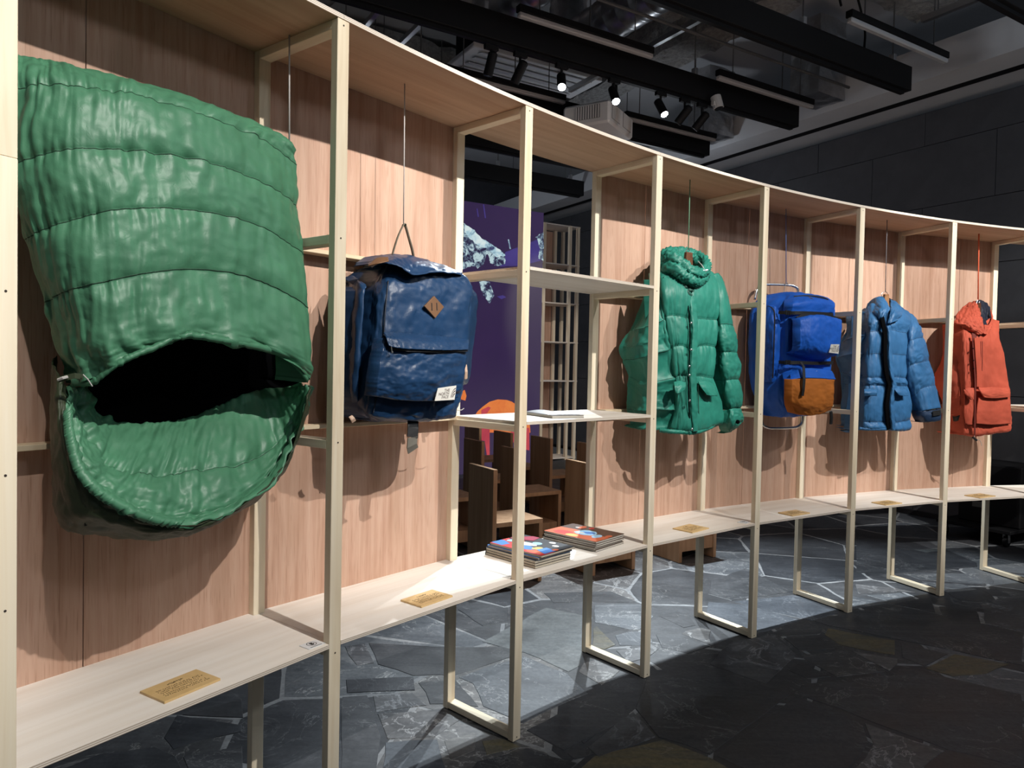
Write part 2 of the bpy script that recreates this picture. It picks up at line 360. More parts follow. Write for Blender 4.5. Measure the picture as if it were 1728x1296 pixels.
TR = [
 ('g', C5([(590,740),(760,715),(850,800),(720,910),(500,835),(545,770)])),
 ('d', C5([(265,855),(480,832),(720,912),(825,947),(510,1188),(300,1120),(205,1005)])),
 ('d', C5([(860,905),(1215,872),(1250,838),(1728,950),(1728,1238),(1430,1165),(1105,1050),(1010,1008),(832,945)])),
 ('g', C5([(1100,1055),(1425,1170),(1330,1250),(1060,1250),(1135,1140)])),
 ('d', C5([(525,1190),(830,952),(1000,1012),(1095,1062),(1130,1140),(1050,1245),(640,1245)])),
 ('o', C5([(-20,1250),(40,1190),(330,1122),(515,1195),(630,1260)])),
 ('g', C5([(20,1155),(205,1012),(298,1115),(70,1198)])),
 ('d', C5([(-60,1080),(60,910),(195,995),(10,1145)])),
 ('d', C5([(800,855),(850,818),(985,882),(885,893)])),
 ('d', C5([(848,792),(1035,778),(1195,862),(1000,882),(862,812)])),
 ('d', C5([(778,728),(940,728),(998,772),(850,782)])),
 ('o', C5([(955,688),(1230,740),(1235,802),(1010,758),(945,715)])),
 ('o', C5([(1340,850),(1460,792),(1670,830),(1585,872),(1450,882)])),
 ('d', C5([(1245,745),(1440,792),(1345,842),(1245,805)])),
 ('g', C5([(1045,778),(1240,810),(1245,832),(1205,858)])),
 ('d', C5([(905,663),(1060,625),(1210,598),(1728,708),(1728,838),(1460,782),(962,682)])),
 ('d', C5([(725,712),(900,668),(950,690),(938,720),(780,724)])),
 ('b', C5([(595,588),(830,560),(1015,600),(1008,632),(900,663),(730,628)])),
 ('d', C5([(505,505),(640,458),(828,550),(590,585),(495,560)])),
 ('b', C5([(490,588),(640,598),(860,660),(715,708),(600,698),(480,642)])),
 ('b', C6([(300,145),(500,135),(870,135),(1000,250),(1055,285),(870,450),(740,450),(295,365)])),
 ('o', C6([(290,430),(330,400),(590,640),(450,690),(280,660)])),
 ('b', C6([(545,510),(740,462),(980,470),(1045,600),(840,645),(620,640)])),
 ('g', C6([(540,705),(840,658),(1000,612),(1110,675),(960,800),(700,850)])),
 ('d', C6([(1045,502),(1270,502),(1725,650),(1440,745),(1120,660)])),
 ('d', C6([(1090,290),(1240,252),(1465,257),(1545,398),(1400,428)])),
 ('g', C6([(1400,465),(1600,412),(1728,442),(1728,640),(1360,505)])),
 ('g', C6([(330,805),(640,940),(410,1125),(95,960),(160,845)])),
 ('l', C2([(955,682),(1270,512),(1500,560),(1440,800),(1380,828),(1165,738)])),
 ('b', C2([(835,852),(1165,744),(1380,834),(1485,930),(1160,1078),(965,998),(905,880)])),
 ('d', C2([(400,682),(780,702),(1090,702),(1155,738),(830,846),(625,846),(450,788)])),
 ('d', C2([(645,872),(830,855),(958,998),(820,986),(705,984)])),
 ('g', C2([(418,942),(636,922),(695,988),(440,1026)])),
 ('d', C2([(275,942),(408,934),(478,1140),(450,1310),(270,1310)])),
 ('g', C2([(444,1032),(780,1002),(858,1058),(748,1146),(492,1156)])),
 ('d', C2([(285,862),(636,852),(638,916),(300,932)])),
 ('b', C2([(482,1164),(748,1152),(800,1310),(470,1310)])),
 ('g', C2([(762,1152),(928,1112),(938,1206),(812,1260)])),
 ('o', C2([(950,1160),(1060,1142),(1165,1190),(982,1238)])),
 ('d', C2([(930,1262),(1180,1194),(1440,1272),(1400,1310),(890,1310)])),
 ('d', C2([(1166,1110),(1488,942),(1600,902),(1696,1040),(1352,1212)])),
 ('d', C2([(1362,1222),(1488,1194),(1528,1230),(1402,1258)])),
 ('g', C2([(285,702),(396,684),(438,790),(352,800)])),
 ('d', C2([(840,522),(1090,512),(1088,588),(960,608)])),
 ('d', C2([(1252,442),(1600,436),(1720,490),(1300,490)])),
 ('d', C8([(985,692),(1300,662),(1455,798),(1135,778)])),
 ('d', C8([(1305,656),(1448,642),(1636,734),(1435,728)])),
 ('d', C8([(445,796),(780,732),(828,742),(878,888)])),
 ('d', C8([(892,818),(1268,822),(1328,1008),(912,900)])),
 ('g', C8([(1290,802),(1470,742),(1760,745),(1760,1075),(1352,1000)])),
 ('b', C8([(75,722),(415,792),(62,848),(-60,800)])),
 ('b', C8([(195,716),(520,688),(676,732),(430,780)])),
 ('g', C8([(75,602),(500,642),(690,688),(520,680),(105,698)])),
 ('b', C8([(545,502),(1395,502),(1455,608),(1180,600),(705,562)])),
 ('b', C8([(720,580),(960,592),(1150,604),(1285,660),(985,686)])),
 ('d', C8([(92,120),(780,175),(880,230),(1280,400),(1288,440),(600,500),(92,500)])),
 ('l', C8([(640,272),(1055,242),(880,288),(770,300)])),
 ('d', C3([(785,1148),(862,1032),(1188,1082),(1178,1118),(980,1168),(832,1210)])),
 ('d', C3([(872,1040),(1185,952),(1188,1050)])),
 ('d', C3([(880,1240),(1190,1180),(1190,1310),(900,1310)])),
 ('d', C3([(300,1300),(480,1220),(760,1186),(860,1240),(890,1310)])),
]
def clip(poly, p, n):
    """part of poly where (q-p).n <= 0"""
    out = []
    for k in range(len(poly)):
        a, b = poly[k], poly[(k+1) % len(poly)]; da = (a[0]-p[0])*n[0]+(a[1]-p[1])*n[1]; db = (b[0]-p[0])*n[0]+(b[1]-p[1])*n[1]
        if da <= 0: out.append(a)
        if da*db < 0:
            t = da/(da-db); out.append((a[0]+(b[0]-a[0])*t, a[1]+(b[1]-a[1])*t))
    return out
def inside(p, poly):
    c = False
    for k in range(len(poly)):
        a, b = poly[k], poly[k-1]
        if (a[1] > p[1]) != (b[1] > p[1]) and p[0] < (b[0]-a[0])*(p[1]-a[1])/(b[1]-a[1])+a[0]: c = not c
    return c
def shrink(poly, d):
    cx = sum(p[0] for p in poly)/len(poly); cy = sum(p[1] for p in poly)/len(poly); out = poly
    n = len(poly); base = list(poly)
    for k in range(n):
        a, b = base[k], base[(k+1) % n]; ex, ey = b[0]-a[0], b[1]-a[1]; L = math.hypot(ex, ey)
        if L < 1e-6: continue
        nx, ny = ey/L, -ex/L
        if (cx-a[0])*nx+(cy-a[1])*ny > 0: nx, ny = -nx, -ny
        out = clip(out, (a[0]-nx*d, a[1]-ny*d), (nx, ny))
        if len(out) < 3: return []
    return out
def shrink2(q, d):
    cx = sum(p[0] for p in q)/len(q); cy = sum(p[1] for p in q)/len(q); out = []
    for x, y in q:
        L = math.hypot(x-cx, y-cy); k = max(.5, 1-d/L); out.append((cx+(x-cx)*k, cy+(y-cy)*k))
    return out
def rough_edge(poly, amp, seed):
    out = []; n = len(poly)
    for k in range(n):
        a, b = poly[k], poly[(k+1) % n]; L = math.hypot(b[0]-a[0], b[1]-a[1]); m = max(1, min(5, int(L/.09)))
        for j in range(m):
            t = j/m; x, y = a[0]+(b[0]-a[0])*t, a[1]+(b[1]-a[1])*t
            q = mnoise.noise_vector(Vector((x*9, y*9, seed)))
            out.append((x+q.x*amp, y+q.y*amp))
    return out
def flag(poly, cls, top, seed):
    cx = sum(p[0] for p in poly)/len(poly); cy = sum(p[1] for p in poly)/len(poly)
    P = [(x-cx, y-cy) for x, y in rough_edge(poly, .013, seed)]
    n = len(P); m = MB()
    ins = [(x*(1-.0025/max(.05, math.hypot(x, y))), y*(1-.0025/max(.05, math.hypot(x, y)))) for x, y in P]
    m.add([(x, y, -.012) for x, y in P]+[(x, y, top-.0015) for x, y in P]+[(x, y, top) for x, y in ins],
          [tuple(range(2*n, 3*n))]+[(r*n+i, r*n+(i+1) % n, (r+1)*n+(i+1) % n, (r+1)*n+i) for r in (0, 1) for i in range(n)])
    o = ob('stone', m, SL[cls], floor, loc=(cx, cy, 0)); return o
traced = []
for cls, pp in TR:
    q = [tuple(onz(x, y, 0)[:2]) for x, y in pp]; traced.append((cls, q))
rs = random.Random(11)
for k, (cls, q) in enumerate(traced):
    conv = q
    flag(shrink2(q, .009), cls, -.0008-rs.random()*.0012, k)
# the rest of the floor, jittered cells
seeds = []
for gx in np.arange(-2.6, 7.6, .62):
    for gy in np.arange(.2, 10.2, .62):
        x = gx+rs.uniform(-.26, .26); y = gy+rs.uniform(-.26, .26)
        if abs(x) > y*.9+1.2: continue
        seeds.append((x, y))
for k, s in enumerate(seeds):
    poly = [(s[0]-.75, s[1]-.75), (s[0]+.75, s[1]-.75), (s[0]+.75, s[1]+.75), (s[0]-.75, s[1]+.75)]
    for t in seeds:
        if t is s or abs(t[0]-s[0]) > 1.6 or abs(t[1]-s[1]) > 1.6: continue
        mid = ((s[0]+t[0])/2, (s[1]+t[1])/2); poly = clip(poly, mid, (t[0]-s[0], t[1]-s[1]))
        if len(poly) < 3: break
    if len(poly) < 3: continue
    poly = shrink(poly, .010)
    if len(poly) < 3: continue
    if any(all(inside(p, q) for p in poly) for _, q in traced): continue
    flag(poly, rs.choice('dddddbbgd'), -.0030-rs.random()*.0006, 100+k)
print('stones', len(traced), len(seeds))

# ------------------------------------------------------------------ room: stone wall, soffit, slab, back wall
UW = 7.26
wall = ob('wall_right', MB().box((0, 0, 0), (.2, 16, 4.06)), M_DARKWALL, loc=room(UW+.125, 3, 2.03), rotz=ROOMROT); struct(wall)
rw = random.Random(3); zc = [.0, .62, 1.24, 1.86, 2.48, 3.10, 3.72, 4.05]
for r in range(7):                                                   # running courses of dark stone slabs
    v = -3.2 + (.55 if r % 2 else 0)
    while v < 10.6:
        L = 1.22
        m = MB().box((0, 0, 0), (.02, L-.006, zc[r+1]-zc[r]-.006))
        o = ob('panel', m, M_WALLSTONE, wall, loc=(-.110-rw.random()*.004, v+L/2-3, (zc[r]+zc[r+1])/2-2.03)); v += L
struct(ob('baseboard_right', MB().box((0, 0, 0), (.02, 16, .05)), plain('black_skirting', (.006, .006, .007), .6), loc=room(UW-.02, 3, .025), rotz=ROOMROT, bevel=.002))
sof = MB().box((.26, 0, 4.06+.14), (.90, 18, .28)); 
struct(ob('trim_1', MB().box((0, 0, 0), (.34, 18, .30)), M_SOFFIT, loc=room(6.62, 3, 4.21), rotz=ROOMROT))
struct(ob('trim_2', MB().box((0, 0, 0), (.62, 18, .25)), M_SOFFIT, loc=room(7.22, 3, 4.235), rotz=ROOMROT))
struct(ob('trim_3', MB().box((0, 0, 0), (.12, 14.6, .20)), M_BLACK, loc=room(6.85, 9.9, 4.165), rotz=ROOMROT))
struct(ob('ceiling', MB().box((0, 0, 0), (18, 20, .2)), M_SLAB, loc=room(-.6, 4, 5.15), rotz=ROOMROT))
struct(ob('wall_back', MB().box((0, 0, 0), (18, .2, 5.05)), M_DARKWALL, loc=room(-1, 11.6, 2.525), rotz=ROOMROT))
# ------------------------------------------------------------------ soft goods: quilted patches built on the bay planes
def bpt(i, x, y, off, az=None):
    """the point of bay i's plane at depth R+off (azimuth az) that stands at pixel x, y of the survey photo"""
    ph = bay_frame(i); o = Vector((CX, CY, 0))+nrm(ph)*(R+off)
    return onplane(x, y, o, nrm(ph if az is None else az))
def catmull(P, t):
    n = len(P); i = min(int(t), n-2); f = t-i
    p1, p2 = P[i], P[i+1]; p0 = P[i-1] if i > 0 else 2*p1-p2; p3 = P[i+2] if i+2 < n else 2*p2-p1
    return .5*((2*p1)+(p2-p0)*f+(2*p0-5*p1+4*p2-p3)*f*f+(3*p1-p0-3*p2+p3)*f**3)
def dense(net, nu, nv):
    """net: rows x cols x 3 control points -> (nv+1) x (nu+1) points with fractional indices"""
    A = np.array([[list(p) for p in r] for r in net], float); nr, nc = A.shape[:2]
    us = np.linspace(0, nc-1, nu+1); vs = np.linspace(0, nr-1, nv+1)
    rows = np.array([[catmull(A[r], u) for u in us] for r in range(nr)])
    G = np.array([[catmull(rows[:, k], v) for k in range(nu+1)] for v in vs])
    return G, us, vs
def fn(x, y, z=0.0): return mnoise.noise(Vector((x, y, z)))
def fbm(x, y, z=0.0, o=3): return mnoise.fractal(Vector((x, y, z)), .9, 2.0, o)
def quilt(seams, amp, wr=0.0, wf=6.0, ncols=1.0, seed=0.0, edge=True, slope=0.0, cseams=()):
    """displacement of a down-filled panel: baffles between the seam rows, gathers running off the seams"""
    def f(c, r, cm):
        d = 0.0; near = 9.0
        for a, b in zip(seams[:-1], seams[1:]):
            if a <= r <= b:
                t = (r-a)/(b-a); d = amp*max(0.0, 4*t*(1-t))**.5*(1+.25*(t-.5)); near = min(r-a, b-r)/(b-a)
        if edge:
            e = max(0.0, math.sin(math.pi*c/cm))**.25; d *= e
        for cs in cseams:
            q = abs(c-cs); d *= min(1.0, (q/.16)**.5)
        if wr:
            g = fn(c*wf+.8*fn(r*2.1, c*.7, seed), r*.9, seed)+.6*fn(c*wf*2.3, r*1.7, seed+5)
            d += wr*g*(.35+.9*math.exp(-near*5))
            d += wr*.7*fbm(c*1.4+seed, r*1.9, seed)
        return d
    return f
def bag_disp():
    q = quilt((-.9,1,2,3,4,6.4), .011, .0085, 4.6, seed=1.0)
    def f(c, r, cm):
        d = q(c, r, cm)
        if r > 4.2: d += min(1, (r-4.2)/1.2)*(.026*fn(c*1.5, r*.5, 40.0)+.014*fn(c*3.7, r*1.3, 44.0))
        return d
    return f
def folds(amp, fu, fv, seed, amp2=0.0, f2=8.0):
    def f(c, r, cm): return amp*fn(c*fu+.7*fn(r*1.1, c*.6, seed), r*fv, seed)+amp*.5*fbm(c*fu*1.9, r*fv*2.1, seed+3)+amp2*fn(c*f2, r*f2*.7, seed+7)
    return f
def patch(name, i, net, mat, parent, nu=60, nv=60, disp=None, wl=None, wr_=None, wt=None, wb=None, rim=0.0, thick=0.0, az=None, smooth=True, rimin=0.0, maxoff=.325, seams=(), smat=None):
    """net rows of (px, py, off); wl/wr_/wt/wb = (back, inward) metres: wraps the left/right/top/bottom edge round to the back;
    rim = depth of a straight side wall all round"""
    ph = bay_frame(i); n = nrm(ph); t = tan(ph)
    N = [[bpt(i, x, y, o, az) for x, y, o in r] for r in net]
    l0 = 0; t0 = 0
    if wl: N = [[r[0]+n*wl[0]+t*wl[1]]+r for r in N]; l0 = 1
    if wr_: N = [r+[r[-1]+n*wr_[0]-t*wr_[1]] for r in N]
    if wt: N = [[p+n*wt[0]-Vector((0, 0, wt[1])) for p in N[0]]]+N; t0 = 1
    if wb: N = N+[[p+n*wb[0]+Vector((0, 0, wb[1])) for p in N[-1]]]
    G, us, vs = dense(N, nu, nv)
    if disp:
        du = np.gradient(G, axis=1); dv = np.gradient(G, axis=0); nn = np.cross(du, dv)
        nn /= (np.linalg.norm(nn, axis=2, keepdims=True)+1e-12)
        s = np.sign((nn*np.array(list(-n))).sum(axis=2)); 
        if s.sum() < 0: nn = -nn
        cm = len(net[0])-1; rm = len(net)-1
        K = np.array([[disp(min(max(u-l0, 0), cm), min(max(v-t0, 0), rm), cm) for u in us] for v in vs])
        G = G+nn*K[:, :, None]
    cn = np.array([CX, CY, 0])+np.array(list(n))*R; off = ((G-cn)*np.array(list(n))).sum(axis=2)
    G = G-np.array(list(n))*np.maximum(off-maxoff, 0)[:, :, None]
    thr = []
    for sr in seams:
        k = min(range(nv+1), key=lambda q: abs(vs[q]-t0-sr)); thr.append([Vector(p)-n*.0012 for p in G[k]][1 if wl else 0:])
    m = MB()
    if rim:
        nb = np.array(list(n))*rim; c = G.mean(axis=(0, 1))
        B = G+nb
        if rimin: B = B+(c+nb-B)*rimin
        G2 = np.concatenate([B[:1], G, B[-1:]], axis=0)
        Lc = np.concatenate([B[:1, :1], B[:, :1], B[-1:, :1]], axis=0); Rc = np.concatenate([B[:1, -1:], B[:, -1:], B[-1:, -1:]], axis=0)
        G = np.concatenate([Lc, G2, Rc], axis=1)
    m.grid([[tuple(p) for p in r] for r in G])
    o = ob(name, m, mat, parent, smooth=smooth, origin=True, weld=1e-5 if rim else 0)
    if thr:
        sm = MB()
        for q in thr: sm.tube(q, .0016, 5)
        ob('seam', sm, smat, o if o.parent is None or o.parent.parent is not None else o, origin=False).data.transform((parent.matrix_basis).inverted())
    if thick:
        so = o.modifiers.new('cloth', 'SOLIDIFY'); so.thickness = thick; so.offset = 0
    return o
def nylon(name, col, rough=.36, coat=0.0, weave=900, wr=.25, var=.12, spec=.5, crumple=.0):
    m, nt, b = newmat(name); v = coords(nt, (1, 1, 1))
    n1 = noise(nt, v, 9, 4, .55, .4)
    c = ramp(nt, n1, [(.3, tuple(x*(1-var) for x in col)), (.7, tuple(min(1, x*(1+var)) for x in col))]); nt.links.new(c, b.inputs['Base Color'])
    b.inputs['Roughness'].default_value = rough; b.inputs['Specular IOR Level'].default_value = spec
    b.inputs['Coat Weight'].default_value = coat; b.inputs['Coat Roughness'].default_value = .3
    n2 = noise(nt, v, 38, 5, .6, 1.2)
    if crumple: n2 = mixc(nt, .5, n2, noise(nt, v, 120, 3, .6, .6))
    bump(nt, b, n2, wr, .004); return m
M_GREENBAG = nylon('green_ripstop_nylon', (.070, .220, .122), .47, .0, wr=.22)
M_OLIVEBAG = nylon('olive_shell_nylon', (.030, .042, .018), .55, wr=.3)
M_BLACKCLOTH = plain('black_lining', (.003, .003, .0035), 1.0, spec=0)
M_BLACKWEB = plain('black_webbing', (.010, .010, .011), .55)
M_GREENJ = nylon('teal_green_nylon', (.020, .185, .135), .50, 0, wr=.20, spec=.4)
M_BLUEJ = nylon('slate_blue_nylon', (.026, .105, .235), .52, 0, wr=.20, spec=.35)
M_NAVYCUFF = nylon('navy_nylon_cuff', (.012, .030, .070), .5, wr=.2)
M_REDJ = nylon('brick_red_cotton_shell', (.50, .092, .052), .72, 0, wr=.2, spec=.2)
M_REDLINE = nylon('navy_hood_lining', (.010, .014, .028), .5, wr=.3)
M_NAVY = nylon('navy_pack_nylon', (.010, .036, .092), .40, .0, wr=.22, spec=.32)
M_NAVYD = nylon('dark_navy_pack_base', (.008, .018, .046), .5, wr=.2)
M_BLUEP = nylon('royal_blue_pack_nylon', (.010, .105, .52), .55, 0, wr=.3, spec=.35)
M_ORANGE = nylon('orange_suede', (.42, .130, .022), .8, 0, wr=.15, spec=.2)
M_LEATHER = nylon('brown_leather', (.155, .075, .034), .55, 0, wr=.2)
M_PALELEATHER = plain('pale_leather', (.48, .33, .24), .6)
M_HANGWOOD = wood('hanger_wood', 0, (.075, .026, .011), (.115, .042, .018), (.15, .06, .027), .8, .1)
M_HANGPALE = wood('hanger_pale_wood', 0, (.22, .10, .045), (.30, .15, .07), (.36, .19, .09), .8, .1)
M_ALU = plain('polished_aluminium', (.72, .73, .75), .25, 1.0)
M_CORDW = plain('pale_grey_cord', (.45, .43, .41), .7)
M_CORDG = plain('green_cord', (.10, .26, .15), .7)
M_CORDB = plain('blue_cord', (.09, .16, .40), .7)
M_CORDK = plain('dark_grey_cord', (.12, .12, .13), .7)
M_CORDR = plain('orange_red_cord', (.75, .13, .05), .7)

M_STITCHG = plain('green_gathering_thread', (.018, .065, .034), .8)
M_STITCHB = plain('blue_gathering_thread', (.008, .035, .085), .8)
M_STITCHT = plain('teal_gathering_thread', (.003, .055, .036), .8)
# ------------------------------------------------------------------ green sleeping bag (first bay)
BG = 0
bag = thing('sleeping_bag', 'big shiny green quilted sleeping bag hung upside down with a gaping black mouth', 'sleeping bag', bpt(BG, 270, 912, .2))
top_rows = [
 [(8,99,.27),(70,107,.24),(130,121,.22),(250,153,.20),(370,190,.19),(458,226,.175),(490,250,.17)],
 [(12,158,.24),(70,144,.17),(146,149,.13),(240,163,.11),(347,197,.11),(440,236,.14),(497,280,.16)],
 [(20,290,.24),(62,262,.16),(146,251,.10),(240,256,.08),(347,274,.08),(440,307,.10),(500,350,.15)],
 [(48,405,.24),(82,384,.15),(160,361,.08),(250,352,.06),(347,358,.06),(440,384,.085),(508,430,.125)],
 [(78,515,.25),(105,496,.15),(170,478,.07),(255,461,.05),(347,456,.05),(440,476,.07),(519,520,.095)],
 [(96,605,.26),(128,590,.15),(180,578,.07),(255,558,.045),(347,552,.045),(440,568,.055),(524,610,.08)],
 [(114,646,.24),(150,641,.14),(195,618,.07),(275,582,.05),(347,569,.05),(440,585,.06),(523,642,.08)]]
patch('upper_shell', BG, top_rows, M_GREENBAG, bag, 210, 240, bag_disp(), wl=(.07, .05), wr_=(.09, .05), wt=(.07, .015), thick=.002, seams=(1,2,3,4), smat=M_STITCHG)
rim = [(112,652,.20),(111,715,.14),(124,780,.08),(160,832,.05),(222,868,.03),(290,886,.03),(350,880,.03),(418,848,.04),(478,788,.07),(511,718,.10),(523,650,.085)]
mid2 = [(124,655,.24),(136,716,.21),(166,768,.17),(202,795,.15),(250,803,.14),(300,800,.14),(350,792,.14),(410,783,.15),(465,752,.18),(500,700,.15),(519,652,.10)]
mid1 = [(140,655,.28),(160,695,.28),(190,714,.275),(240,718,.27),(285,716,.27),(325,706,.27),(365,690,.28),(402,672,.28),(440,660,.28),(480,655,.22),(512,648,.13)]
deep = [(150,640,.30),(175,640,.31),(205,640,.315),(240,635,.32),(285,630,.32),(325,628,.32),(365,625,.32),(400,622,.32),(440,622,.32),(480,630,.26),(500,640,.20)]
groove = [(a+(c-a)*.84, b+(e-b)*.84, o+(p-o)*.84+.035) for (a, b, o), (c, e, p) in zip(mid2, rim)]
patch('inner_lining', BG, [mid1, mid2, groove, rim], M_GREENBAG, bag, 200, 90, quilt((-.3,1,2,3), .012, .013, 2.6, seed=4.0, edge=False, cseams=()), thick=.002, seams=(1,), smat=M_STITCHG)
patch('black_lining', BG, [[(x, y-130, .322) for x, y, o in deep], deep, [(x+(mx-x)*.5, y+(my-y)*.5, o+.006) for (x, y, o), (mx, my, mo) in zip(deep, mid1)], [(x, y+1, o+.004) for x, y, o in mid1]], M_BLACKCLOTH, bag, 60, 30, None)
outer = [(89,610,.25),(86,720,.23),(90,815,.20),(104,888,.18),(168,902,.15),(245,911,.13),(312,902,.12),(375,876,.13),(438,838,.14),(480,792,.14),(519,690,.105)]
outb = [(96,600,.32),(96,720,.32),(100,812,.32),(116,875,.32),(175,885,.32),(245,893,.32),(308,885,.32),(365,862,.32),(415,825,.30),(458,785,.24),(492,690,.19)]
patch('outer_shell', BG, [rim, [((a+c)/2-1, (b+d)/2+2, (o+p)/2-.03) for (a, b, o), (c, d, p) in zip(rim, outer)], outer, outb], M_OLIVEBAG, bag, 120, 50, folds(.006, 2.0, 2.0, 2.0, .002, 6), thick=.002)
# gathered binding round the mouth
lip = [(118,644,.17),(150,646,.125),(172,634,.09),(198,614,.06),(226,600,.045),(268,583,.035),(296,568,.03),(326,566,.03),(360,571,.03),(400,578,.035),(440,586,.055),(486,603,.075),(519,640,.075)]
def binding(name, pts, w, dy, seed, mat, lift=.004, n=150):
    rows = []; L = len(pts)
    A = [Vector(p) for p in pts]
    lo = []; hi = []
    for k in range(n+1):
        q = catmull(A, (L-1)*k/n); j = fn(k*.9, seed)*.5+fn(k*.23, seed+2)
        lo.append((q.x+dy[0]*w*.5, q.y+dy[1]*w*(.5+.25*j), q.z-lift)); hi.append((q.x-dy[0]*w*.5, q.y-dy[1]*w*(.5+.3*fn(k*.4, seed+9)), q.z-lift+.004*j))
    ph = bay_frame(BG); R0 = [bpt(BG, *p) for p in hi]; R2 = [bpt(BG, *p) for p in lo]
    R1 = [(a+b)/2-nrm(ph)*(.006+.003*fn(k*1.1, seed+4)) for k, (a, b) in enumerate(zip(R0, R2))]
    o = ob(name, MB().grid([R0, R1, R2]), mat, bag, smooth=True, origin=True); s = o.modifiers.new('cloth', 'SOLIDIFY'); s.thickness = .002
    return o
binding('mouth_binding', lip, 13, (0, 1), 3.0, M_GREENBAG)
rb = [(111,690,.15),(111,720,.13),(117,755,.10),(128,790,.07),(150,822,.045),(180,846,.035),(222,868,.025),(262,882,.022),(300,888,.022)]
o = binding('mouth_binding', [(x+4, y-4, o) for x, y, o in rb], 22, (.75, -.65), 8.0, M_GREENBAG, .006)
M_STITCH = plain('dark_green_thread', (.012, .040, .022), .8)
def seam_thread(i, row, parent, mat, bias, r=.0011, step=1):
    P = [bpt(i, x, y, o+bias) for x, y, o in row]; pts = [catmull(P, (len(P)-1)*k/90) for k in range(91)]
    return ob('seam', MB().tube(pts, r, 5), mat, parent, smooth=True, origin=True)
# zip, pull and strap end at the lower left, cinch cord at the left corner
zp = [bpt(BG, x, y, o) for x, y, o in ((126,800,.10),(130,822,.12),(138,842,.125),(147,856,.12))]
ob('zip', MB().ribbon(zp, tan(bay_frame(BG)), .008, .003), M_BLACKWEB, bag, origin=True)
ob('zip_pull', MB().ribbon([bpt(BG, 147, 852, .10), bpt(BG, 151, 868, .095), bpt(BG, 150, 886, .10)], tan(bay_frame(BG)), .020, .002), M_BLACKWEB, bag, origin=True)
ob('cinch_tab', MB().ribbon([bpt(BG, 98, 641, .14), bpt(BG, 112, 637, .13), bpt(BG, 126, 634, .12), bpt(BG, 140, 636, .12)], (0, 0, 1), .012, .003), M_OLIVEBAG, bag, origin=True)
ob('cinch_cord', MB().tube([bpt(BG, 98, 641, .135), bpt(BG, 106, 638, .125), bpt(BG, 114, 636, .125)], .0035, 6), M_CORDW, bag, origin=True)
ob('cinch_cord', MB().tube([bpt(BG, 140, 632, .11), bpt(BG, 148, 640, .105), bpt(BG, 156, 652, .10)], .0015, 6), M_CORDW, bag, origin=True)
def cord(i, x0, y0, x1, y1, label, mat, r=.0022, off=.2, z0=H, group=None):
    a = bpt(i, x0, y0, off); a.z = z0-.0005; b = bpt(i, x1, y1, off)
    b.z += .0015; o = ob('hanging_cord', MB().tube([a-b, Vector((0, 0, 0))], r, 8), mat, loc=b, smooth=True); return tag(o, label, 'cord')
cord(0, 488.5, 43, 488.2, 245, 'pale thin cord dropping to the right corner of the green sleeping bag', M_CORDW, .0026)
# ------------------------------------------------------------------ lettering
def letters(name, txt, p, xd, yd, size, mat, parent, lift=.0006, align='LEFT', space=1.0, sx=1.0):
    cu = bpy.data.curves.new(name, 'FONT'); cu.body = txt; cu.size = size; cu.align_x = align; cu.space_line = space; cu.offset = size*.012
    t = bpy.data.objects.new('tmp', cu); COL.objects.link(t); bpy.context.view_layer.update()
    dg = bpy.context.evaluated_depsgraph_get(); me = bpy.data.meshes.new_from_object(t.evaluated_get(dg)); bpy.data.objects.remove(t)
    xd = Vector(xd).normalized(); yd = Vector(yd).normalized(); n = xd.cross(yd)
    m = MB(); m.add([Vector(p)+xd*v.co.x*sx+yd*v.co.y+n*lift for v in me.vertices], [tuple(q.vertices) for q in me.polygons])
    o = ob(name, m, mat, parent, origin=True); o['kind'] = 'stuff'; bpy.data.meshes.remove(me); return o
M_PATCHW = plain('woven_white_label', (.62, .60, .55), .7)
M_INK = plain('dark_brown_print', (.055, .030, .022), .8)
def logo(i, cs, off, parent, lift=.002):
    """woven label: corners tl, tr, br, bl in pixels; three lines of lettering and a quarter-dome emblem"""
    tl, tr, br, bl = [bpt(i, x, y, off) for x, y in cs]; xd = (tr-tl+br-bl).normalized(); yd = (tl-bl+tr-br).normalized(); n = xd.cross(yd)
    W = ((tr-tl).length+(br-bl).length)/2; Hh = ((tl-bl).length+(tr-br).length)/2; m = MB()
    P = [tl, tr, br, bl]; m.add([p+n*.0002 for p in P]+[p+n*lift for p in P], [(0,1,2,3),(4,5,6,7),(0,1,5,4),(1,2,6,5),(2,3,7,6),(3,0,4,7)])
    lab = ob('label_patch', m, M_PATCHW, parent, origin=True); tag(lab, 'white woven label lettered THE NORTH FACE')
    c = (tl+tr+br+bl)/4
    letters('lettering', 'THE\nNORTH\nFACE', c+xd*W*.16+yd*Hh*.14, xd, yd, Hh*.30, M_INK, lab, lift+.0004, 'RIGHT', .82)
    m = MB(); o = c+xd*W*.20-yd*Hh*.34
    for r0, r1 in ((.62, .70), (.42, .52), (.20, .32)):
        V = []; F = []
        for k in range(9):
            a = math.pi/2*k/8
            for r in (r0, r1): V.append(o+xd*(W*.27-Hh*r*.55*math.cos(a))+yd*(Hh*r*math.sin(a))+n*(lift+.0004))
        F = [(2*k, 2*k+1, 2*k+3, 2*k+2) for k in range(8)]; m.add(V, F)
    e = ob('emblem', m, M_INK, lab, origin=True); e['kind'] = 'stuff'
    return lab
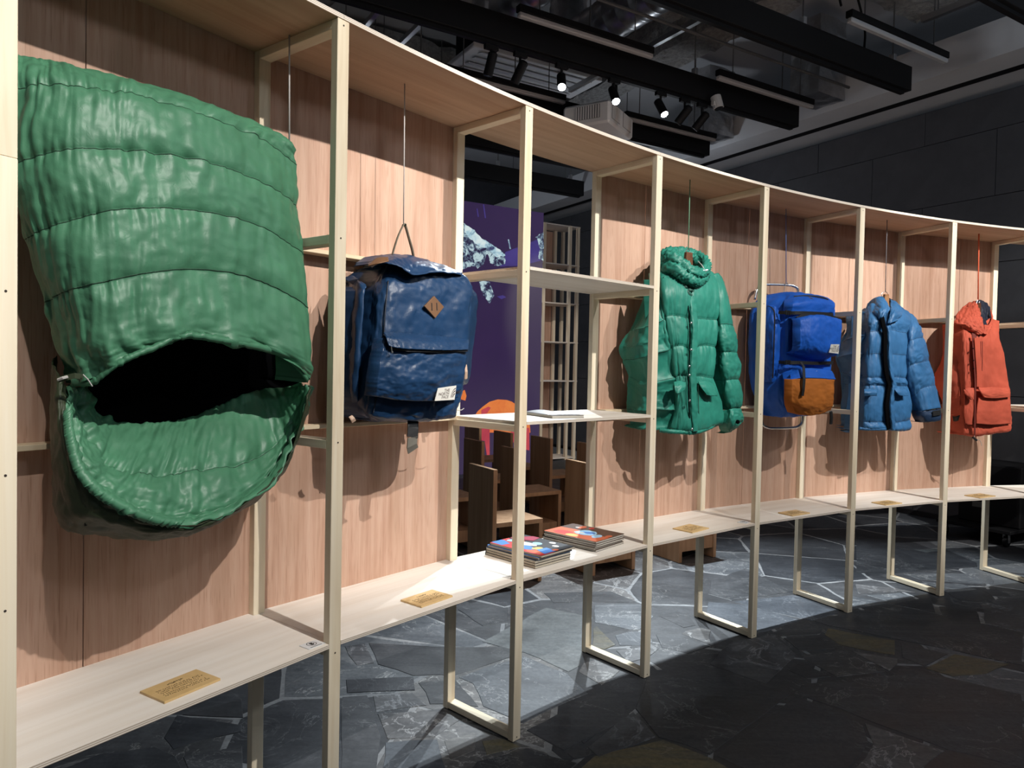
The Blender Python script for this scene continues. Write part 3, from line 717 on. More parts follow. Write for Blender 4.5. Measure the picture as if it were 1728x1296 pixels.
# ------------------------------------------------------------------ navy rucksack (second bay)
NB = 1
pk = thing('backpack', 'dark navy nylon rucksack with brown leather diamond patch, hung by its carry loop', 'backpack', bpt(NB, 690, 711, .2))
body = [
 [(640,452,.20),(662,441,.17),(700,445,.14),(740,452,.13),(774,462,.12)],
 [(627,480,.17),(655,474,.10),(705,474,.08),(755,474,.08),(796,484,.09)],
 [(620,530,.15),(650,527,.08),(705,522,.065),(752,522,.065),(793,526,.075)],
 [(614,592,.14),(646,590,.075),(702,588,.06),(748,588,.06),(788,590,.075)],
 [(607,652,.14),(638,652,.075),(694,652,.06),(742,650,.06),(781,648,.075)],
 [(604,692,.15),(630,697,.08),(690,698,.065),(735,697,.065),(770,692,.085)],
 [(611,706,.19),(636,711,.13),(690,712,.11),(733,710,.11),(762,703,.13)]]
patch('main_body', NB, body, M_NAVY, pk, 110, 130, folds(.0055, 2.2, 1.6, 3.0, .0016, 9), wl=(.15, .0), wr_=(.18, .01), wt=(.12, .0), wb=(.16, .004))
M_STITCHN = plain('navy_piping', (.004, .010, .026), .6)
seam_thread(NB, [(r[1][0], r[1][1], r[1][2]) for r in body[1:6]], pk, M_STITCHN, -.004, .0028)
lid = [
 [(622,446,.23),(636,434,.24),(668,430,.22),(700,434,.21),(736,445,.20),(778,460,.17)],
 [(622,447,.17),(645,437,.14),(672,436,.12),(704,444,.10),(738,450,.10),(779,461,.10)],
 [(628,452,.13),(650,444,.085),(674,450,.06),(698,464,.05),(734,459,.055),(780,463,.075)]]
patch('lid_flap', NB, lid, M_NAVY, pk, 80, 30, folds(.004, 2.4, 2.0, 6.0, .0012, 9), wt=(.08, .0), thick=.004)
# big side pockets
lp = [
 [(588,476,.30),(597,468,.24),(606,472,.18),(615,484,.155)],
 [(585,500,.30),(592,494,.22),(604,496,.15),(613,502,.135)],
 [(584,590,.30),(588,586,.20),(598,588,.14),(608,592,.13)],
 [(584,660,.30),(586,660,.21),(594,660,.15),(603,660,.14)],
 [(588,700,.31),(592,702,.24),(598,700,.20),(604,690,.17)]]
patch('side_pocket', NB, lp, M_NAVY, pk, 40, 80, folds(.004, 1.6, 3.0, 9.0, .0014, 9), wl=(.05, .01), wr_=(.1, .02), wt=(.06, .0), wb=(.06, .0))
rp = [[(788,492,.14),(796,488,.17),(803,498,.24)],[(788,520,.12),(798,520,.14),(805,520,.24)],[(784,580,.12),(793,580,.15),(798,582,.24)],[(779,640,.13),(786,642,.16),(789,645,.25)]]
patch('side_pocket', NB, rp, M_NAVY, pk, 30, 60, folds(.003, 1.6, 3.0, 12.0, .0014, 9), wl=(.1, .0), wr_=(.08, .01), wt=(.05, 0), wb=(.06, 0))
# front pocket with its zip hood
fp = [
 [(650,570,.03),(700,578,.018),(745,578,.018),(789,580,.028)],
 [(643,600,.022),(696,604,.0),(742,604,.0),(788,602,.02)],
 [(637,640,.022),(688,644,-.005),(737,644,-.005),(782,640,.02)],
 [(634,668,.035),(682,676,.015),(733,677,.015),(775,670,.035)]]
patch('front_pocket', NB, fp, M_NAVY, pk, 70, 60, folds(.006, 1.8, 1.8, 15.0, .001, 9), rim=.055)
hood_ = [
 [(647,562,.062),(668,561,.055),(714,565,.052),(752,568,.052),(790,573,.058)],
 [(651,569,.020),(672,570,.008),(716,575,.004),(752,578,.004),(791,580,.018)],
 [(656,584,.006),(676,588,-.008),(714,590,-.012),(752,591,-.012),(791,590,.006)]]
patch('zip_hood', NB, hood_, M_NAVY, pk, 80, 24, folds(.0025, 4.0, 1.0, 17.0, .0014, 12), thick=.003)
z = ob('zip', MB().ribbon([bpt(NB, x, y, o) for x, y, o in ((657,588,.012),(690,592,-.004),(740,593,-.006),(789,592,.010))], (0, 0, 1), .006, .002), M_BLACKWEB, pk, origin=True)
ob('zip_pull', MB().lathe(bpt(NB, 661.5, 594, .0), [(.0035, 0), (.0035, .0022)], 10, Matrix.Rotation(-bay_frame(NB), 3, 'Z') @ Matrix.Rotation(math.pi/2, 3, 'X')).tube([bpt(NB, 660.5, 585, .0), bpt(NB, 661.5, 596, .0)], .0016, 6), M_STEEL, pk, origin=True)
# leather: diamond lash patch with two slots, corner patch, tabs
dm = [bpt(NB, x, y, .052) for x, y in ((732.5,499.5),(749,518),(734,537),(716,517))]
nn_ = nrm(bay_frame(NB)); m = MB(); m.add([p+nn_*.006 for p in dm]+[p-nn_*.002 for p in dm], [(0,1,2,3),(4,5,6,7),(0,1,5,4),(1,2,6,5),(2,3,7,6),(3,0,4,7)])
lash = ob('leather_patch', m, M_LEATHER, pk, origin=True, bevel=.001); tag(lash, 'brown leather diamond with two slots')
for x in (728.5, 737):
    ob('slot', MB().ribbon([bpt(NB, x, 511, .0495), bpt(NB, x+.6, 524, .0495)], tan(bay_frame(NB)), .0042, .001), M_DARKHOLE, lash, origin=True)
lc = [[(624,446,.135),(636,436,.125),(655,434,.105)],[(621,449,.120),(638,445,.092),(656,441,.080)]]
tag(patch('leather_corner', NB, lc, M_LEATHER, pk, 16, 10, None, thick=.003), 'brown leather corner patch')
for x0, y0, x1, y1, o in ((785,615,786,640,.10), (591,702,597,712,.10)):
    tag(ob('leather_tab', MB().ribbon([bpt(NB, x0, y0, o), bpt(NB, (x0+x1)/2+1, (y0+y1)/2, o-.006), bpt(NB, x1, y1, o)], tan(bay_frame(NB)), .016, .005), M_PALELEATHER, pk, origin=True, bevel=.002), 'pale leather pull tab')
loop_ = [(662,430,.21),(666,416,.205),(672,398,.20),(679,383,.20),(682,379,.20),(685,384,.20),(690,402,.20),(695,420,.205),(698,434,.21)]
ob('carry_loop', MB().ribbon([catmull([bpt(NB, *q) for q in loop_], 8*k/40) for k in range(41)], nrm(bay_frame(NB)*.4), .022, .004), plain('olive_webbing', (.12, .105, .075), .8), pk, origin=True)
ob('hem_strap', MB().ribbon([bpt(NB, 697, 708, .10), bpt(NB, 697, 722, .09), bpt(NB, 696, 738, .085)], tan(bay_frame(NB)), .046, .003), M_BLACKWEB, pk, origin=True)
tag(ob('strap_end', MB().ribbon([bpt(NB, 696, 738, .085), bpt(NB, 695, 752, .09), bpt(NB, 697, 760, .10)], tan(bay_frame(NB)), .042, .0035), plain('grey_olive_webbing', (.16, .15, .125), .7), pk, origin=True), 'grey olive strap end')
ob('drawcord', MB().tube([bpt(NB, x, y, .12) for x, y in ((764,688),(772,692),(779,692),(783,689))], .0016, 6), M_CORDW, pk, origin=True)
logo(NB, ((738.5,655),(769.5,650.5),(766.5,674.5),(733,676.5)), -.006, pk)
cord(NB, 683, 142, 681, 380, 'pale grey cord holding the navy rucksack by its loop', M_CORDW, .0020)

# ------------------------------------------------------------------ royal blue frame pack (fifth bay)
BB = 4
bp = thing('frame_pack', 'royal blue frame pack with an orange lower pocket and aluminium tubes', 'backpack', bpt(BB, 1345, 722, .2))
bb = [
 [(1278,512,.30),(1300,500,.26),(1328,494,.20),(1345,494,.16),(1374,497,.13),(1396,503,.12)],
 [(1270,530,.29),(1293,520,.23),(1322,516,.15),(1339,513,.105),(1372,512,.085),(1408,518,.095)],
 [(1268,580,.29),(1291,572,.22),(1318,570,.14),(1336,569,.105),(1370,568,.095),(1404,566,.10)],
 [(1269,630,.29),(1290,628,.22),(1316,626,.14),(1334,624,.105),(1368,622,.095),(1402,618,.10)],
 [(1277,668,.29),(1292,672,.22),(1316,674,.14),(1333,674,.105),(1366,674,.095),(1401,672,.10)],
 [(1290,692,.29),(1300,699,.23),(1318,702,.17),(1338,702,.13),(1366,700,.12),(1394,692,.13)]]
patch('main_body', BB, bb, M_BLUEP, bp, 90, 90, folds(.006, 2.0, 1.8, 21.0, .0014, 8), wl=(.03, .01), wr_=(.16, .01), wt=(.1, .0), wb=(.1, .0))
tp_ = [[(1339,499,.15),(1362,498,.12),(1388,501,.10),(1405,509,.12)],[(1338,511,.075),(1362,508,.055),(1388,510,.055),(1409,513,.07)],[(1336,526,.075),(1362,527,.055),(1386,528,.055),(1407,527,.07)]]
patch('top_compartment', BB, tp_, M_BLUEP, bp, 50, 24, folds(.003, 1.8, 1.8, 24.0), rim=.06)
ob('zip', MB().ribbon([catmull([bpt(BB, *q) for q in ((1340,500,.128),(1362,499,.10),(1388,502,.08),(1404,509,.10))], 3*k/20) for k in range(21)], (0, 0, 1), .007, .003), M_BLACKWEB, bp, origin=True)
sp_ = [[(1289,520,.215),(1299,515,.185),(1310,518,.16),(1316,528,.155)],[(1289,560,.20),(1298,558,.165),(1308,558,.135),(1317,560,.135)],[(1289,610,.20),(1297,610,.165),(1306,610,.135),(1315,610,.135)],[(1290,636,.215),(1297,642,.18),(1304,645,.16),(1310,640,.155)]]
patch('side_pocket', BB, sp_, M_BLUEP, bp, 30, 60, folds(.0045, 1.4, 4.0, 27.0, .0012, 6), rim=.04)
ob('zip', MB().ribbon([catmull([bpt(BB, *q) for q in ((1295,516,.155),(1303,520,.132),(1307,532,.125),(1306,580,.122),(1304,638,.145))], 4*k/30) for k in range(31)], tan(bay_frame(BB)), .008, .003), M_BLACKWEB, bp, origin=True)
up_ = [
 [(1343,536,.060),(1364,530,.045),(1392,531,.04),(1419,540,.05)],
 [(1350,541,.018),(1370,537,-.005),(1396,537,-.01),(1421,543,.005)],
 [(1350,566,.010),(1370,566,-.02),(1394,566,-.022),(1419,566,.0)],
 [(1349,588,.020),(1368,588,-.005),(1392,594,-.01),(1414,596,.01)],
 [(1338,596,.07),(1362,603,.055),(1386,607,.05),(1402,603,.055)]]
patch('upper_pocket', BB, up_, M_BLUEP, bp, 60, 60, folds(.0045, 1.7, 1.7, 31.0, .0012, 8), rim=.05)
ob('zip', MB().ribbon([catmull([bpt(BB, *q) for q in ((1344,536,.050),(1364,530,.033),(1392,530.5,.028),(1420,540,.036))], 3*k/24) for k in range(25)], (0, 0, 1), .014, .003), M_BLACKWEB, bp, origin=True)
lw = [
 [(1334,630,.068),(1352,622,.045),(1380,622,.038),(1404,626,.05)],
 [(1336,640,.030),(1354,638,.005),(1382,638,.0),(1411,640,.02)]]
patch('lower_pocket', BB, lw, M_BLUEP, bp, 40, 14, folds(.003, 1.7, 1.7, 33.0), rim=.055)
lo = [
 [(1336,640,.028),(1354,639,.004),(1382,639,-.002),(1408,641,.018)],
 [(1336,660,.020),(1354,662,-.01),(1382,662,-.015),(1407,664,.006)],
 [(1336,680,.025),(1356,684,-.008),(1382,684,-.012),(1406,682,.010)],
 [(1341,696,.045),(1364,701,.02),(1384,699,.018),(1402,692,.03)]]
tag(patch('lower_pocket_panel', BB, lo, M_ORANGE, bp, 50, 44, folds(.004, 1.8, 1.8, 37.0, .001, 8), rim=.05), 'orange suede front of the lower pocket')
sd = [[(1331,634,.085),(1334,632,.045)],[(1328,664,.090),(1336,662,.030)],[(1332,688,.09),(1340,695,.05)]]
patch('pocket_gusset', BB, sd, M_BLUEP, bp, 8, 24, None, thick=.003)
for y0, y1, o in ((527,531,.045), (611,612,.055)):
    st = ob('compression_strap', MB().ribbon([catmull([bpt(BB, *q) for q in ((1314,y0,.135),(1330,y0+1,.085),(1350,y0+1,o),(1380,y0+2,o-.003),(1406,y1,o+.02))], 4*k/20) for k in range(21)], (0, 0, 1), .019, .003), M_BLACKWEB, bp, origin=True)
    bk = MB()
    for dx, ww in ((0, .017), (.016, .010), (.030, .006)):
        p = bpt(BB, 1327, y0+.5, .078)+tan(bay_frame(BB))*dx; bk.box(p, (ww, .010, .026), Matrix.Rotation(-bay_frame(BB)+.35, 3, 'Z'))
    ob('buckle', bk, plain('black_plastic_buckle', (.016, .016, .017), .35), st, origin=True, bevel=.002)
ob('hanging_strap', MB().ribbon([bpt(BB, x, y, o) for x, y, o in ((1351,611,.035),(1356,618,.02),(1357,640,-.015),(1356,656,-.022),(1354,668,-.02))], tan(bay_frame(BB)), .020, .003), M_BLACKWEB, bp, origin=True)
ob('tail_strap', MB().ribbon([bpt(BB, 1402, 694, .05), bpt(BB, 1403, 705, .05), bpt(BB, 1402, 716, .055)], tan(bay_frame(BB)), .020, .012), M_BLACKWEB, bp, origin=True, bevel=.003)
ob('zip_pull', MB().ribbon([bpt(BB, 1378, 626, .03), bpt(BB, 1381, 631, .02), bpt(BB, 1384, 634, .015)], tan(bay_frame(BB)), .014, .004), M_WHITE, bp, origin=True)
ob('zip_pull', MB().ribbon([bpt(BB, 1365, 502, .085), bpt(BB, 1369, 504, .07), bpt(BB, 1374, 506, .068)], (0, 0, 1), .008, .003), M_STEEL, bp, origin=True)
logo(BB, ((1402,581),(1416,581),(1414.5,597),(1398.5,595)), -.018, bp)
ft = [(1273,505,.335),(1277,490,.335),(1286,481.5,.33),(1300,480,.32),(1329,481,.28),(1340,483,.26),(1346,488,.25),(1346,500,.25)]
fb_ = [(1284,690,.335),(1286,714,.335),(1294,721,.33),(1306,722.5,.32),(1338,721.5,.28),(1349,718,.26),(1353,711,.255),(1353,694,.25)]
for q in (ft, fb_):
    ob('frame_tube', MB().tube([catmull([bpt(BB, *p) for p in q], (len(q)-1)*k/40) for k in range(41)], .0085, 10), M_ALU, bp, smooth=True, origin=True)
ob('hook', MB().tube([bpt(BB, x, y, .27) for x, y in ((1322,493),(1325,482),(1328,476),(1330,484))], .0018, 6), M_STEEL, bp, origin=True)
cord(BB, 1326.5, 345, 1326.5, 480, 'blue cord tied to the aluminium tube of the blue frame pack', M_CORDB, .0024, .27)
# ------------------------------------------------------------------ jackets
def collar_tube(name, i, pts, rad, mat, parent, seed, flat=1.0, wob=.004, n=72, k=18, closed=True):
    """a puffed or crumpled fabric roll along a (closed) loop of pixel points"""
    P = [bpt(i, x, y, o) for x, y, o in pts]
    if closed: P = [P[-1]]+P+[P[0], P[1]]
    L = len(P); V = []
    c = sum(P, Vector())/L
    for a in range(n+1):
        t = (1+(L-3)*a/n) if closed else (L-1)*a/n
        p = catmull(P, t); q = catmull(P, min(t+.02, L-1)); q0 = catmull(P, max(t-.02, 0)); d = (q-q0).normalized()
        up = Vector((0, 0, 1)); sd = d.cross(up).normalized(); up = sd.cross(d)
        q_ = a/n*len(rad) if isinstance(rad, (list, tuple)) else 0; r = (rad[int(q_) % len(rad)]*(1-q_ % 1)+rad[(int(q_)+1) % len(rad)]*(q_ % 1)) if isinstance(rad, (list, tuple)) else rad
        row = []
        for b in range(k):
            g = 2*math.pi*b/k
            rr = r*(1+.22*fn(a*.35, b*.6 % 3.8, seed)+.10*math.cos(3*g+seed)*fn(a*.2, seed))+wob*fn(a*1.1, b*.9, seed+6)
            row.append(p+sd*math.cos(g)*rr*flat+up*math.sin(g)*rr)
        V.append(row)
    m = MB().grid(V, closed=True)
    if not closed: m.f += [tuple(range(k-1, -1, -1)), tuple(n*k+b for b in range(k))]
    return ob(name, m, mat, parent, smooth=True, origin=True)
def snaps(i, pts, parent, mat=None, r=.006):
    for x, y, o in pts:
        ob('snap', MB().lathe(bpt(i, x, y, o), [(r, .004), (r, -.002), (r*.6, -.004)], 10, Matrix.Rotation(-bay_frame(i), 3, 'Z') @ Matrix.Rotation(math.pi/2, 3, 'X') @ Matrix.Rotation(math.pi, 3, 'X')), mat or M_STEEL, parent, origin=True, smooth=True)
def hanger(i, cx, cy, w_px, h_px, off, label, mat, drop, hookpts):
    """wooden coat hanger: shaped neck block, two arms inside the shoulders, wire hook"""
    ph = bay_frame(i); c = bpt(i, cx, cy, off); s = (bpt(i, cx+1, cy, off)-c).length*.85; v = abs((bpt(i, cx, cy+1, off)-c).z)
    hg = thing('coat_hanger', label, 'hanger', c)
    W = w_px*s*.62; Hh = h_px*v
    prof = [(-W*.42, Hh*.5), (W*.42, Hh*.5), (W*.48, Hh*.1), (W*.5, -Hh*.3), (W*.6, -Hh*.6), (W*.6, -Hh*.8), (W*.4, -Hh*.75), (0, -Hh*.68), (-W*.4, -Hh*.75), (-W*.6, -Hh*.8), (-W*.6, -Hh*.6), (-W*.5, -Hh*.3), (-W*.48, Hh*.1)]
    n = nrm(ph); t = tan(ph); m = MB(); k = len(prof)
    V = [c+t*x+Vector((0, 0, z))-n*.010 for x, z in prof]+[c+t*x+Vector((0, 0, z))+n*.010 for x, z in prof]
    m.add(V, [tuple(range(k)), tuple(range(2*k-1, k-1, -1))]+[(a, (a+1) % k, k+(a+1) % k, k+a) for a in range(k)])
    ob('hanger_body', m, mat, hg, origin=True, bevel=.003)
    ob('hook', MB().tube([catmull([bpt(i, *q) for q in hookpts], (len(hookpts)-1)*a/20) for a in range(21)], .0019, 6), M_STEEL, hg, origin=True)
    return hg
# ---- teal green down jacket with hood (fourth bay)
GJ = 3
gj = thing('down_jacket', 'teal green down jacket with a crumpled hood and quilted sleeves on a wooden hanger', 'jacket', bpt(GJ, 1165, 729, .2))
rows = [
 [(1112,456,.17),(1122,446,.17),(1138,446,.17),(1160,452,.16),(1180,452,.16),(1196,459,.15),(1214,478,.14)],
 [(1116,492,.10),(1130,488,.08),(1146,488,.07),(1163,492,.065),(1184,492,.07),(1200,494,.08),(1212,510,.10)],
 [(1121,534,.095),(1132,532,.075),(1148,534,.06),(1166,537,.055),(1185,538,.06),(1197,539,.07),(1206,540,.095)],
 [(1130,588,.09),(1138,584,.07),(1150,583,.055),(1166,588,.05),(1184,583,.055),(1195,583,.065),(1204,586,.09)],
 [(1137,637,.09),(1144,633,.07),(1153,633,.055),(1164,635,.05),(1180,634,.055),(1191,636,.065),(1201,638,.09)],
 [(1140,684,.10),(1147,682,.075),(1155,682,.06),(1165,682,.055),(1184,682,.06),(1200,682,.07),(1214,684,.10)],
 [(1128,722,.12),(1140,726,.09),(1152,728,.07),(1167,729,.065),(1184,727,.07),(1200,721,.08),(1214,714,.11)]]
patch('torso', GJ, rows, M_GREENJ, gj, 130, 140, quilt((-.6,2,3,4,6), .017, .0055, 2.6, seed=51.0, cseams=(3,)), seams=(2,3,4), smat=M_STITCHT, wl=(.11, .05), wr_=(.18, .02), wb=(.12, .0), thick=.002)
ls = [
 [(1099,470,.24),(1106,458,.20),(1114,458,.15),(1119,470,.12)],
 [(1080,520,.27),(1092,508,.18),(1106,504,.12),(1119,506,.10)],
 [(1061,560,.29),(1080,554,.17),(1103,547,.10),(1122,538,.085)],
 [(1046,586,.30),(1066,584,.18),(1100,575,.095),(1127,566,.075)],
 [(1052,608,.30),(1076,606,.18),(1104,598,.10),(1131,590,.08)],
 [(1061,636,.30),(1082,648,.18),(1108,644,.10),(1138,636,.085)],
 [(1059,664,.30),(1080,672,.18),(1112,670,.10),(1143,664,.085)],
 [(1059,690,.30),(1082,694,.18),(1114,692,.105),(1146,692,.095)],
 [(1063,716,.30),(1084,722,.20),(1114,724,.14),(1142,722,.12)]]
patch('sleeve', GJ, ls, M_GREENJ, gj, 80, 140, quilt((-.8,2,4,5.05,7,8), .030, .007, 2.6, seed=57.0), seams=(2,4,5,7), smat=M_STITCHT, wl=(.02, .03), wr_=(.1, .03), wb=(.08, .0), thick=.002)
rs_ = [
 [(1199,466,.15),(1207,463,.14),(1214,470,.15),(1218,480,.18)],
 [(1207,505,.10),(1214,500,.075),(1221,500,.08),(1227,516,.13)],
 [(1209,549,.09),(1217,548,.06),(1227,548,.065),(1236,550,.12)],
 [(1211,574,.08),(1220,573,.05),(1231,572,.055),(1241,575,.11)],
 [(1214,593,.08),(1223,594,.05),(1233,594,.055),(1242,595,.085)],
 [(1214,618,.08),(1224,619,.05),(1236,618,.055),(1247,617,.075)],
 [(1218,642,.08),(1227,641,.05),(1237,640,.055),(1246,640,.075)],
 [(1221,666,.08),(1230,667,.05),(1240,666,.055),(1250,666,.065)],
 [(1227,691,.08),(1233,690,.06),(1241,689,.065),(1249,689,.06)]]
patch('sleeve', GJ, rs_, M_GREENJ, gj, 60, 130, quilt((-1,2,4,6,8), .016, .006, 2.4, seed=61.0), seams=(2,4,6), smat=M_STITCHT, wl=(.12, -.01), wr_=(.04, .03), thick=.002)
cf = [
 [(1226,692,.065),(1233,690,.035),(1242,689,.035),(1250,690,.05)],
 [(1226,708,.05),(1235,704,.02),(1246,702,.02),(1255,704,.035)],
 [(1227,723,.06),(1236,719,.03),(1246,713,.03),(1254,709,.04)],
 [(1229,729,.075),(1237,726,.055),(1244,721,.05),(1248,716,.055)]]
patch('cuff', GJ, cf, M_GREENJ, gj, 40, 40, folds(.007, 2.2, 1.6, 63.0, .002, 6), wl=(.05, .0), wr_=(.02, .02), wb=(.03, -.01), thick=.002)
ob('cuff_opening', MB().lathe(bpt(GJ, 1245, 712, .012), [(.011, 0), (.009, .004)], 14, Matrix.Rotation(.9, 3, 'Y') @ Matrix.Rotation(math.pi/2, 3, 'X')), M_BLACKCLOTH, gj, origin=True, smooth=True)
pl_ = [[(1160,498,.055),(1166,499,.045),(1173,500,.05)],[(1165,540,.035),(1170,541,.022),(1177,541,.03)],[(1165,588,.03),(1170,588,.018),(1177,588,.026)],[(1163,635,.03),(1168,635,.018),(1175,635,.026)],[(1164,684,.035),(1169,684,.022),(1176,684,.03)],[(1167,729,.05),(1171,729,.036),(1177,728,.042)]]
patch('placket', GJ, pl_, M_GREENJ, gj, 18, 120, folds(.004, 1.2, 3.2, 66.0, .0025, 4), wl=(.02, 0), wr_=(.03, 0), thick=.002)
ob('placket_edge', MB().ribbon([catmull([bpt(GJ, x-1.6, y, o) for x, y, o in ((1161,500,.052),(1165,540,.03),(1165.5,588,.026),(1163.5,635,.026),(1164,684,.03),(1167,728,.05))], 5*k/40) for k in range(41)], tan(bay_frame(GJ)), .006, .003), M_BLACKCLOTH, gj, origin=True)
snaps(GJ, [(1166.5,545,.012),(1166.5,590,.008),(1163.5,618,.008),(1163.5,633,.006),(1164,676,.010),(1168,724,.03)], gj)
for cs, sd_ in (([[(1137,645,.055),(1147,643,.045),(1157,645,.04)],[(1138,653,.035),(1148,652,.022),(1157,652,.02)],[(1140,663,.03),(1145,664,.018),(1156,656,.02)]], 70), ([[(1178,644,.035),(1190,643,.035),(1203,647,.05)],[(1183,654,.015),(1194,654,.012),(1207,657,.03)],[(1193,667,.012),(1200,668,.008),(1210,668,.02)]], 71)):
    patch('pocket_flap', GJ, cs, M_GREENJ, gj, 24, 18, folds(.002, 2, 2, sd_), thick=.005)
ob('pocket_seam', MB().tube([bpt(GJ, x, y, o) for x, y, o in ((1178,650,.03),(1179,690,.035),(1180,722,.05))], .0018, 5), M_STITCH, gj, origin=True)
collar_tube('hem_roll', GJ, [(1113,726,.13),(1130,728,.09),(1150,729,.07),(1168,730,.055),(1186,726,.065),(1202,719,.08),(1214,713,.12)], .011, M_GREENJ, gj, 74, 1.0, .004, 80, 10, closed=False)
M_GREENIN = nylon('dark_teal_lining', (.006, .060, .042), .6, wr=.2)
# hood: two crumpled rolls stacked round the hanger neck, and the throat flap under them
collar_tube('hood', GJ, [(1113,447,.19),(1130,434,.12),(1150,447,.07),(1172,462,.04),(1190,456,.08),(1189,440,.16),(1172,431,.25),(1148,427,.27),(1126,430,.25)], [.034,.033,.030,.026,.024,.022,.026,.031,.034], M_GREENJ, gj, 80, 1.0, .016, 130, 28)
collar_tube('hood', GJ, [(1120,452,.17),(1136,452,.09),(1155,466,.055),(1174,475,.045),(1188,466,.09),(1184,448,.17),(1166,438,.24),(1140,436,.24)], [.034,.032,.030,.027,.027,.028,.03,.033], M_GREENJ, gj, 84, .9, .015, 120, 26)
th = [[(1133,462,.10),(1150,470,.065),(1168,478,.055),(1182,470,.075)],[(1140,474,.095),(1154,480,.06),(1168,486,.05),(1178,480,.065)],[(1148,486,.085),(1157,490,.055),(1167,494,.045),(1174,490,.06)],[(1156,498,.065),(1161,500,.05),(1167,501,.045),(1172,499,.055)]]
patch('collar', GJ, th, M_GREENIN, gj, 50, 40, folds(.010, 1.6, 1.6, 88.0, .003, 6), thick=.003)
ob('drawcord', MB().tube([bpt(GJ, x, y, o) for x, y, o in ((1178,441,.10),(1184,447,.055),(1189,455,.035),(1191,459,.035))], .0022, 6), M_CORDW, gj, origin=True)
ob('cord_lock', MB().tube([bpt(GJ, 1186, 457, .03), bpt(GJ, 1194, 455.5, .035)], [.005, .004], 8), M_WHITE, gj, origin=True)
hanger(GJ, 1161.5, 438, 22, 24, .165, 'dark brown wooden hanger in the hood opening of the teal green jacket', M_HANGWOOD, .1, [(1158,428,.165),(1158,423,.165),(1161,420,.165),(1164,423,.165),(1163,428,.165)])
cord(GJ, 1164.5, 300, 1161.5, 421, 'green cord from the top board to the hook of the teal jacket hanger', M_CORDG, .0024, .165)
# ---- slate blue down jacket (sixth bay)
BJ = 5
bj = thing('down_jacket', 'slate blue down jacket with open black zip and stand-up collar on a pale hanger', 'jacket', bpt(BJ, 1497, 725, .2))
rows = [
 [(1459,524,.19),(1470,514,.17),(1482,516,.14),(1494,522,.12),(1506,518,.13),(1522,521,.14),(1539,538,.16)],
 [(1461,542,.13),(1470,540,.09),(1480,540,.08),(1492,542,.075),(1502,540,.075),(1516,540,.08),(1533,548,.11)],
 [(1462,560,.12),(1470,559,.08),(1480,558,.07),(1493,560,.065),(1503,556,.06),(1516,559,.07),(1528,562,.10)],
 [(1458,598,.12),(1467,598,.08),(1478,597,.07),(1493,600,.065),(1505,598,.06),(1517,599,.07),(1526,600,.10)],
 [(1456,637,.12),(1466,637,.08),(1478,637,.07),(1495,637,.065),(1508,636,.06),(1518,637,.07),(1526,638,.10)],
 [(1457,650,.12),(1466,650,.085),(1479,650,.075),(1498,651,.07),(1508,651,.065),(1519,651,.075),(1529,651,.10)],
 [(1452,682,.12),(1464,682,.08),(1478,682,.07),(1497,682,.065),(1510,682,.06),(1522,682,.07),(1535,682,.10)],
 [(1451,711,.13),(1463,712,.09),(1478,712,.08),(1498,712,.075),(1511,713,.07),(1522,711,.08),(1533,708,.11)],
 [(1450,721,.14),(1462,723,.10),(1478,723,.085),(1498,724,.08),(1511,726,.075),(1521,726,.085),(1531,725,.12)]]
patch('torso', BJ, rows, M_BLUEJ, bj, 130, 160, quilt((-.4,2,3,4,5,7,8), .013, .0055, 2.4, seed=101.0, cseams=(3,)), seams=(2,3,4,5,7), smat=M_STITCHB, wl=(.16, .02), wr_=(.18, .02), wb=(.1, .0), thick=.002)
ls = [
 [(1456,528,.22),(1460,522,.19),(1463,526,.16)],
 [(1437,550,.28),(1450,542,.19),(1463,545,.14)],
 [(1418,578,.30),(1440,570,.18),(1462,566,.12)],
 [(1412,604,.30),(1436,598,.18),(1460,598,.12)],
 [(1419,628,.30),(1438,632,.18),(1458,634,.12)],
 [(1422,664,.30),(1440,668,.18),(1457,670,.12)],
 [(1423,700,.30),(1438,704,.19),(1452,704,.13)],
 [(1427,726,.30),(1438,728,.21),(1450,724,.15)]]
patch('sleeve', BJ, ls, M_BLUEJ, bj, 70, 120, quilt((-.8,2,3,4,5.6,7), .018, .005, 2.4, seed=105.0), seams=(2,3,4), smat=M_STITCHB, wl=(.02, .02), wr_=(.1, .02), wb=(.06, 0), thick=.002)
rs_ = [
 [(1527,534,.17),(1534,531,.15),(1540,536,.15),(1543,541,.17)],
 [(1530,556,.11),(1538,554,.08),(1547,552,.085),(1551,556,.12)],
 [(1529,577,.09),(1538,574,.06),(1548,571,.065),(1557,569,.11)],
 [(1527,600,.085),(1539,598,.05),(1553,594,.055),(1563,592,.10)],
 [(1528,620,.085),(1541,614,.05),(1556,610,.055),(1567,608,.10)],
 [(1533,648,.085),(1547,638,.05),(1562,632,.055),(1572,629,.075)],
 [(1540,668,.08),(1553,656,.045),(1567,651,.04),(1577,649,.055)],
 [(1549,693,.07),(1561,692,.035),(1573,690,.025),(1586,689,.025)]]
patch('sleeve', BJ, rs_, M_BLUEJ, bj, 70, 120, quilt((-1,2,4,6,8), .014, .006, 2.4, seed=109.0), seams=(2,4,6), smat=M_STITCHB, wl=(.10, 0), wr_=(.03, .04), thick=.002)
cf = [[(1548,693,.065),(1560,693,.03),(1574,691,.02),(1587,690,.02)],[(1551,703,.06),(1563,703,.025),(1576,701,.012),(1588,698,.012)],[(1555,712,.065),(1564,712,.035),(1577,711,.02),(1587,709,.02)]]
patch('cuff', BJ, cf, M_NAVYCUFF, bj, 30, 20, folds(.002, 2, 2, 113.0), wl=(.06, .02), wr_=(.02, .02), wb=(.03, .0), thick=.002)
